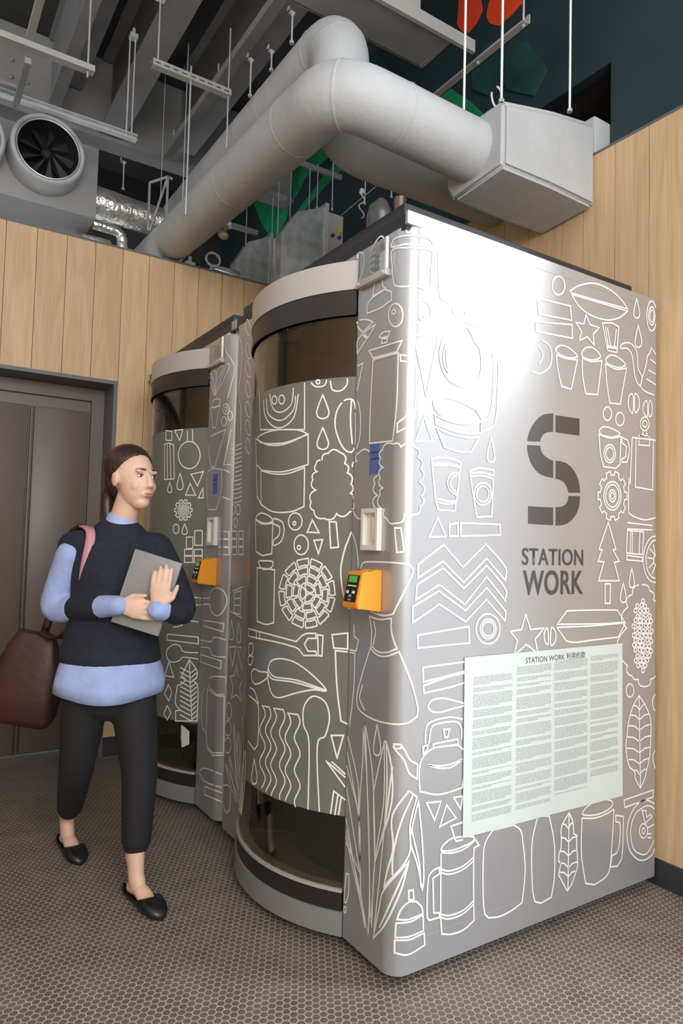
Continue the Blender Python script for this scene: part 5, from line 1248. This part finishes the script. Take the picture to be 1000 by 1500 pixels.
# --- shoes: low ballet flats open over the instep
def shoe(an, d):
    d = Vector(d).normalized(); sd = Vector((-d.y, d.x, 0)).normalized(); n = 24
    o = Vector((an.x, an.y, 0.0)); rows = []; bm = bmesh.new()
    ST = [(-0.058, .004, .030), (-0.055, .018, .048), (-0.045, .027, .055), (-0.02, .032, .056), (0.02, .033, .058), (0.06, .036, .060), (0.085, .040, .060), (0.10, .0425, .058), (0.125, .043, .052), (0.15, .040, .044), (0.17, .032, .034), (0.185, .018, .024), (0.190, .004, .012)]
    for f, w, h in ST:
        pm = 2.45 if f < -0.03 else 1.55 if f < 0.07 else 1.75 if f < 0.09 else math.pi if f > 0.101 else 2.2
        row = []
        for k in range(n+1):
            ph = -math.pi+2*math.pi*k/n; cl = abs(ph) > pm+1e-6; q = math.copysign(pm, ph) if cl else ph
            x = w*math.copysign(abs(math.sin(q))**0.7, q); z = h*(1-math.cos(q))/2
            row.append((bm.verts.new(o+d*f+sd*x+Vector((0, 0, z+0.001))), cl))
        rows.append(row)
    for i in range(len(rows)-1):
        for k in range(n):
            q = [rows[i][k], rows[i][k+1], rows[i+1][k+1], rows[i+1][k]]
            if sum(c for v, c in q) == 4: continue
            bm.faces.new([v for v, c in q])
    bm.faces.new([v for v, c in rows[-1][:-1]])
    bmesh.ops.remove_doubles(bm, verts=bm.verts, dist=0.0004)
    s = done(bm, 'shoe', SHOE, per, smooth=True)
    md = s.modifiers.new('solid', 'SOLIDIFY'); md.thickness = 0.0025; md.offset = 0
    return s
shoe(AN_L, DL); shoe(AN_R, DRR)
# --- folder held against the chest
fc = at(216, 868, 2.455); e = empty('folder', fc)
fu = (UP*0.95+RIGHT*0.30+DIR*0.06).normalized(); fn = -DIR; fn = (fn-fu*fn.dot(fu)).normalized(); fs = fu.cross(fn).normalized()
if fs.dot(RIGHT) < 0: fs = -fs
M_ = Matrix((fs, fu, fn)).transposed()
def fslab(name, w0, w1, h0, h1, t0, t1, mt, par, bev=0.004):
    bm = bmesh.new(); bx(bm, w0, w1, h0, h1, t0, t1, bev); bmesh.ops.transform(bm, matrix=M_.to_4x4(), verts=bm.verts); return done(bm, name, mt, par, auto=40)
fslab('cover', -0.085, 0.085, -0.135, 0.135, -0.009, -0.005, FOLD, e, 0.0015); fslab('cover', -0.085, 0.085, -0.135, 0.135, 0.004, 0.008, FOLD, e, 0.0015); fslab('pages', -0.080, 0.080, -0.130, 0.130, -0.0049, 0.0039, LINE, e, 0.001); fslab('spine', -0.089, -0.084, -0.135, 0.135, -0.009, 0.008, FOLD, e, 0.001)
tag(e, 'grey folder held in both hands by the walking person', 'folder')
# --- shoulder bag
bc = at(42, 985, 2.78); e = empty('shoulder_bag', bc)
bu = Vector((0.14, -0.10, 0.98)).normalized(); bn = Vector((-0.45, -0.85, 0)); bn = (bn-bu*bn.dot(bu)).normalized(); bs = bu.cross(bn).normalized()
if bs.dot(RIGHT) < 0: bs = -bs
bm = bmesh.new(); rows = []; n = 32
for z, w, t in ((-0.205, 0.085, 0.035), (-0.20, 0.125, 0.055), (-0.17, 0.140, 0.066), (-0.08, 0.140, 0.068), (0.02, 0.125, 0.058), (0.10, 0.100, 0.042), (0.155, 0.078, 0.028), (0.165, 0.072, 0.022)):
    row = []
    for k in range(n):
        a = 2*math.pi*k/n; ca, sa = math.cos(a), math.sin(a); ex = 0.55
        sq = lambda v: math.copysign(abs(v)**ex, v)
        row.append(bm.verts.new(bs*w*sq(ca)+bn*t*sq(sa)+bu*z+bs*0.006*math.sin(z*40+3*a)))
    rows.append(row)
for i in range(len(rows)-1):
    for k in range(n): bm.faces.new((rows[i][k], rows[i][(k+1) % n], rows[i+1][(k+1) % n], rows[i+1][k]))
bm.faces.new(rows[0][::-1]); bm.faces.new(rows[-1])
done(bm, 'bag_body', MAROON, e, smooth=True)
sh0 = SH_R+PB+Vector((0.035, 0.01, 0.056))
def strap(name, a, b, c, d, w, mt):
    pts = [Vector(v)-Vector(bc) for v in (a, b, c, d)]; path = [x[0] for x in interp([(p, 1, 1, None) for p in pts], 6)]
    bm = bmesh.new(); vs = []
    for i, p in enumerate(path):
        t = (path[min(i+1, len(path)-1)]-path[max(i-1, 0)]).normalized(); s_ = (side-t*side.dot(t)).normalized(); nn = t.cross(s_)
        vs.append([bm.verts.new(p+s_*w*x+nn*0.003*y) for x, y in ((-1, -1), (1, -1), (1, 1), (-1, 1))])
    for i in range(len(vs)-1):
        for k in range(4): bm.faces.new((vs[i][k], vs[i][(k+1) % 4], vs[i+1][(k+1) % 4], vs[i+1][k]))
    bm.faces.new(vs[0]); bm.faces.new(vs[-1][::-1]); done(bm, name, mt, e, smooth=True)
top = sh0
strap('front_strap', top, top+Vector((0.01, -0.085, -0.03)), at(124, 835, 2.50), at(116, 905, 2.56), 0.016, PINK)
strap('back_strap', top, top+Vector((-0.03, 0.085, -0.05)), at(88, 850, 2.86), at(66, 925, 2.84), 0.016, MAROON)
strap('bag_handle', at(116, 905, 2.56), at(100, 925, 2.62), at(80, 935, 2.70), at(60, 925, 2.76), 0.016, MAROON)
tag(e, 'maroon shoulder bag with a pink strap on the person’s shoulder', 'bag')
# white folded paper hanging inside the far booth's door
_h = hit(274, 1076); p = Vector(surf(_h[1], _h[2], _h[3], 0.018))+Vector((0, Y2, 0)); e = empty('folded_paper', tuple(p))
VS = [(-0.002, 0.055, 0.035), (-0.012, 0.02, 0.045), (0.0, -0.045, 0.03), (0.0, -0.05, -0.03), (-0.014, 0.0, -0.055), (-0.004, 0.05, -0.02)]
poly('paper_sheet', VS+[(x+0.003, y, z) for x, y, z in VS], [(0, 1, 4, 5), (1, 2, 3, 4), (11, 10, 7, 6), (10, 9, 8, 7), (0, 6, 7, 1), (1, 7, 8, 2), (2, 8, 9, 3), (3, 9, 10, 4), (4, 10, 11, 5), (5, 11, 6, 0)], LINE, e)
tag(e, 'crumpled white paper stuck low on the curved door of the far booth', 'paper')
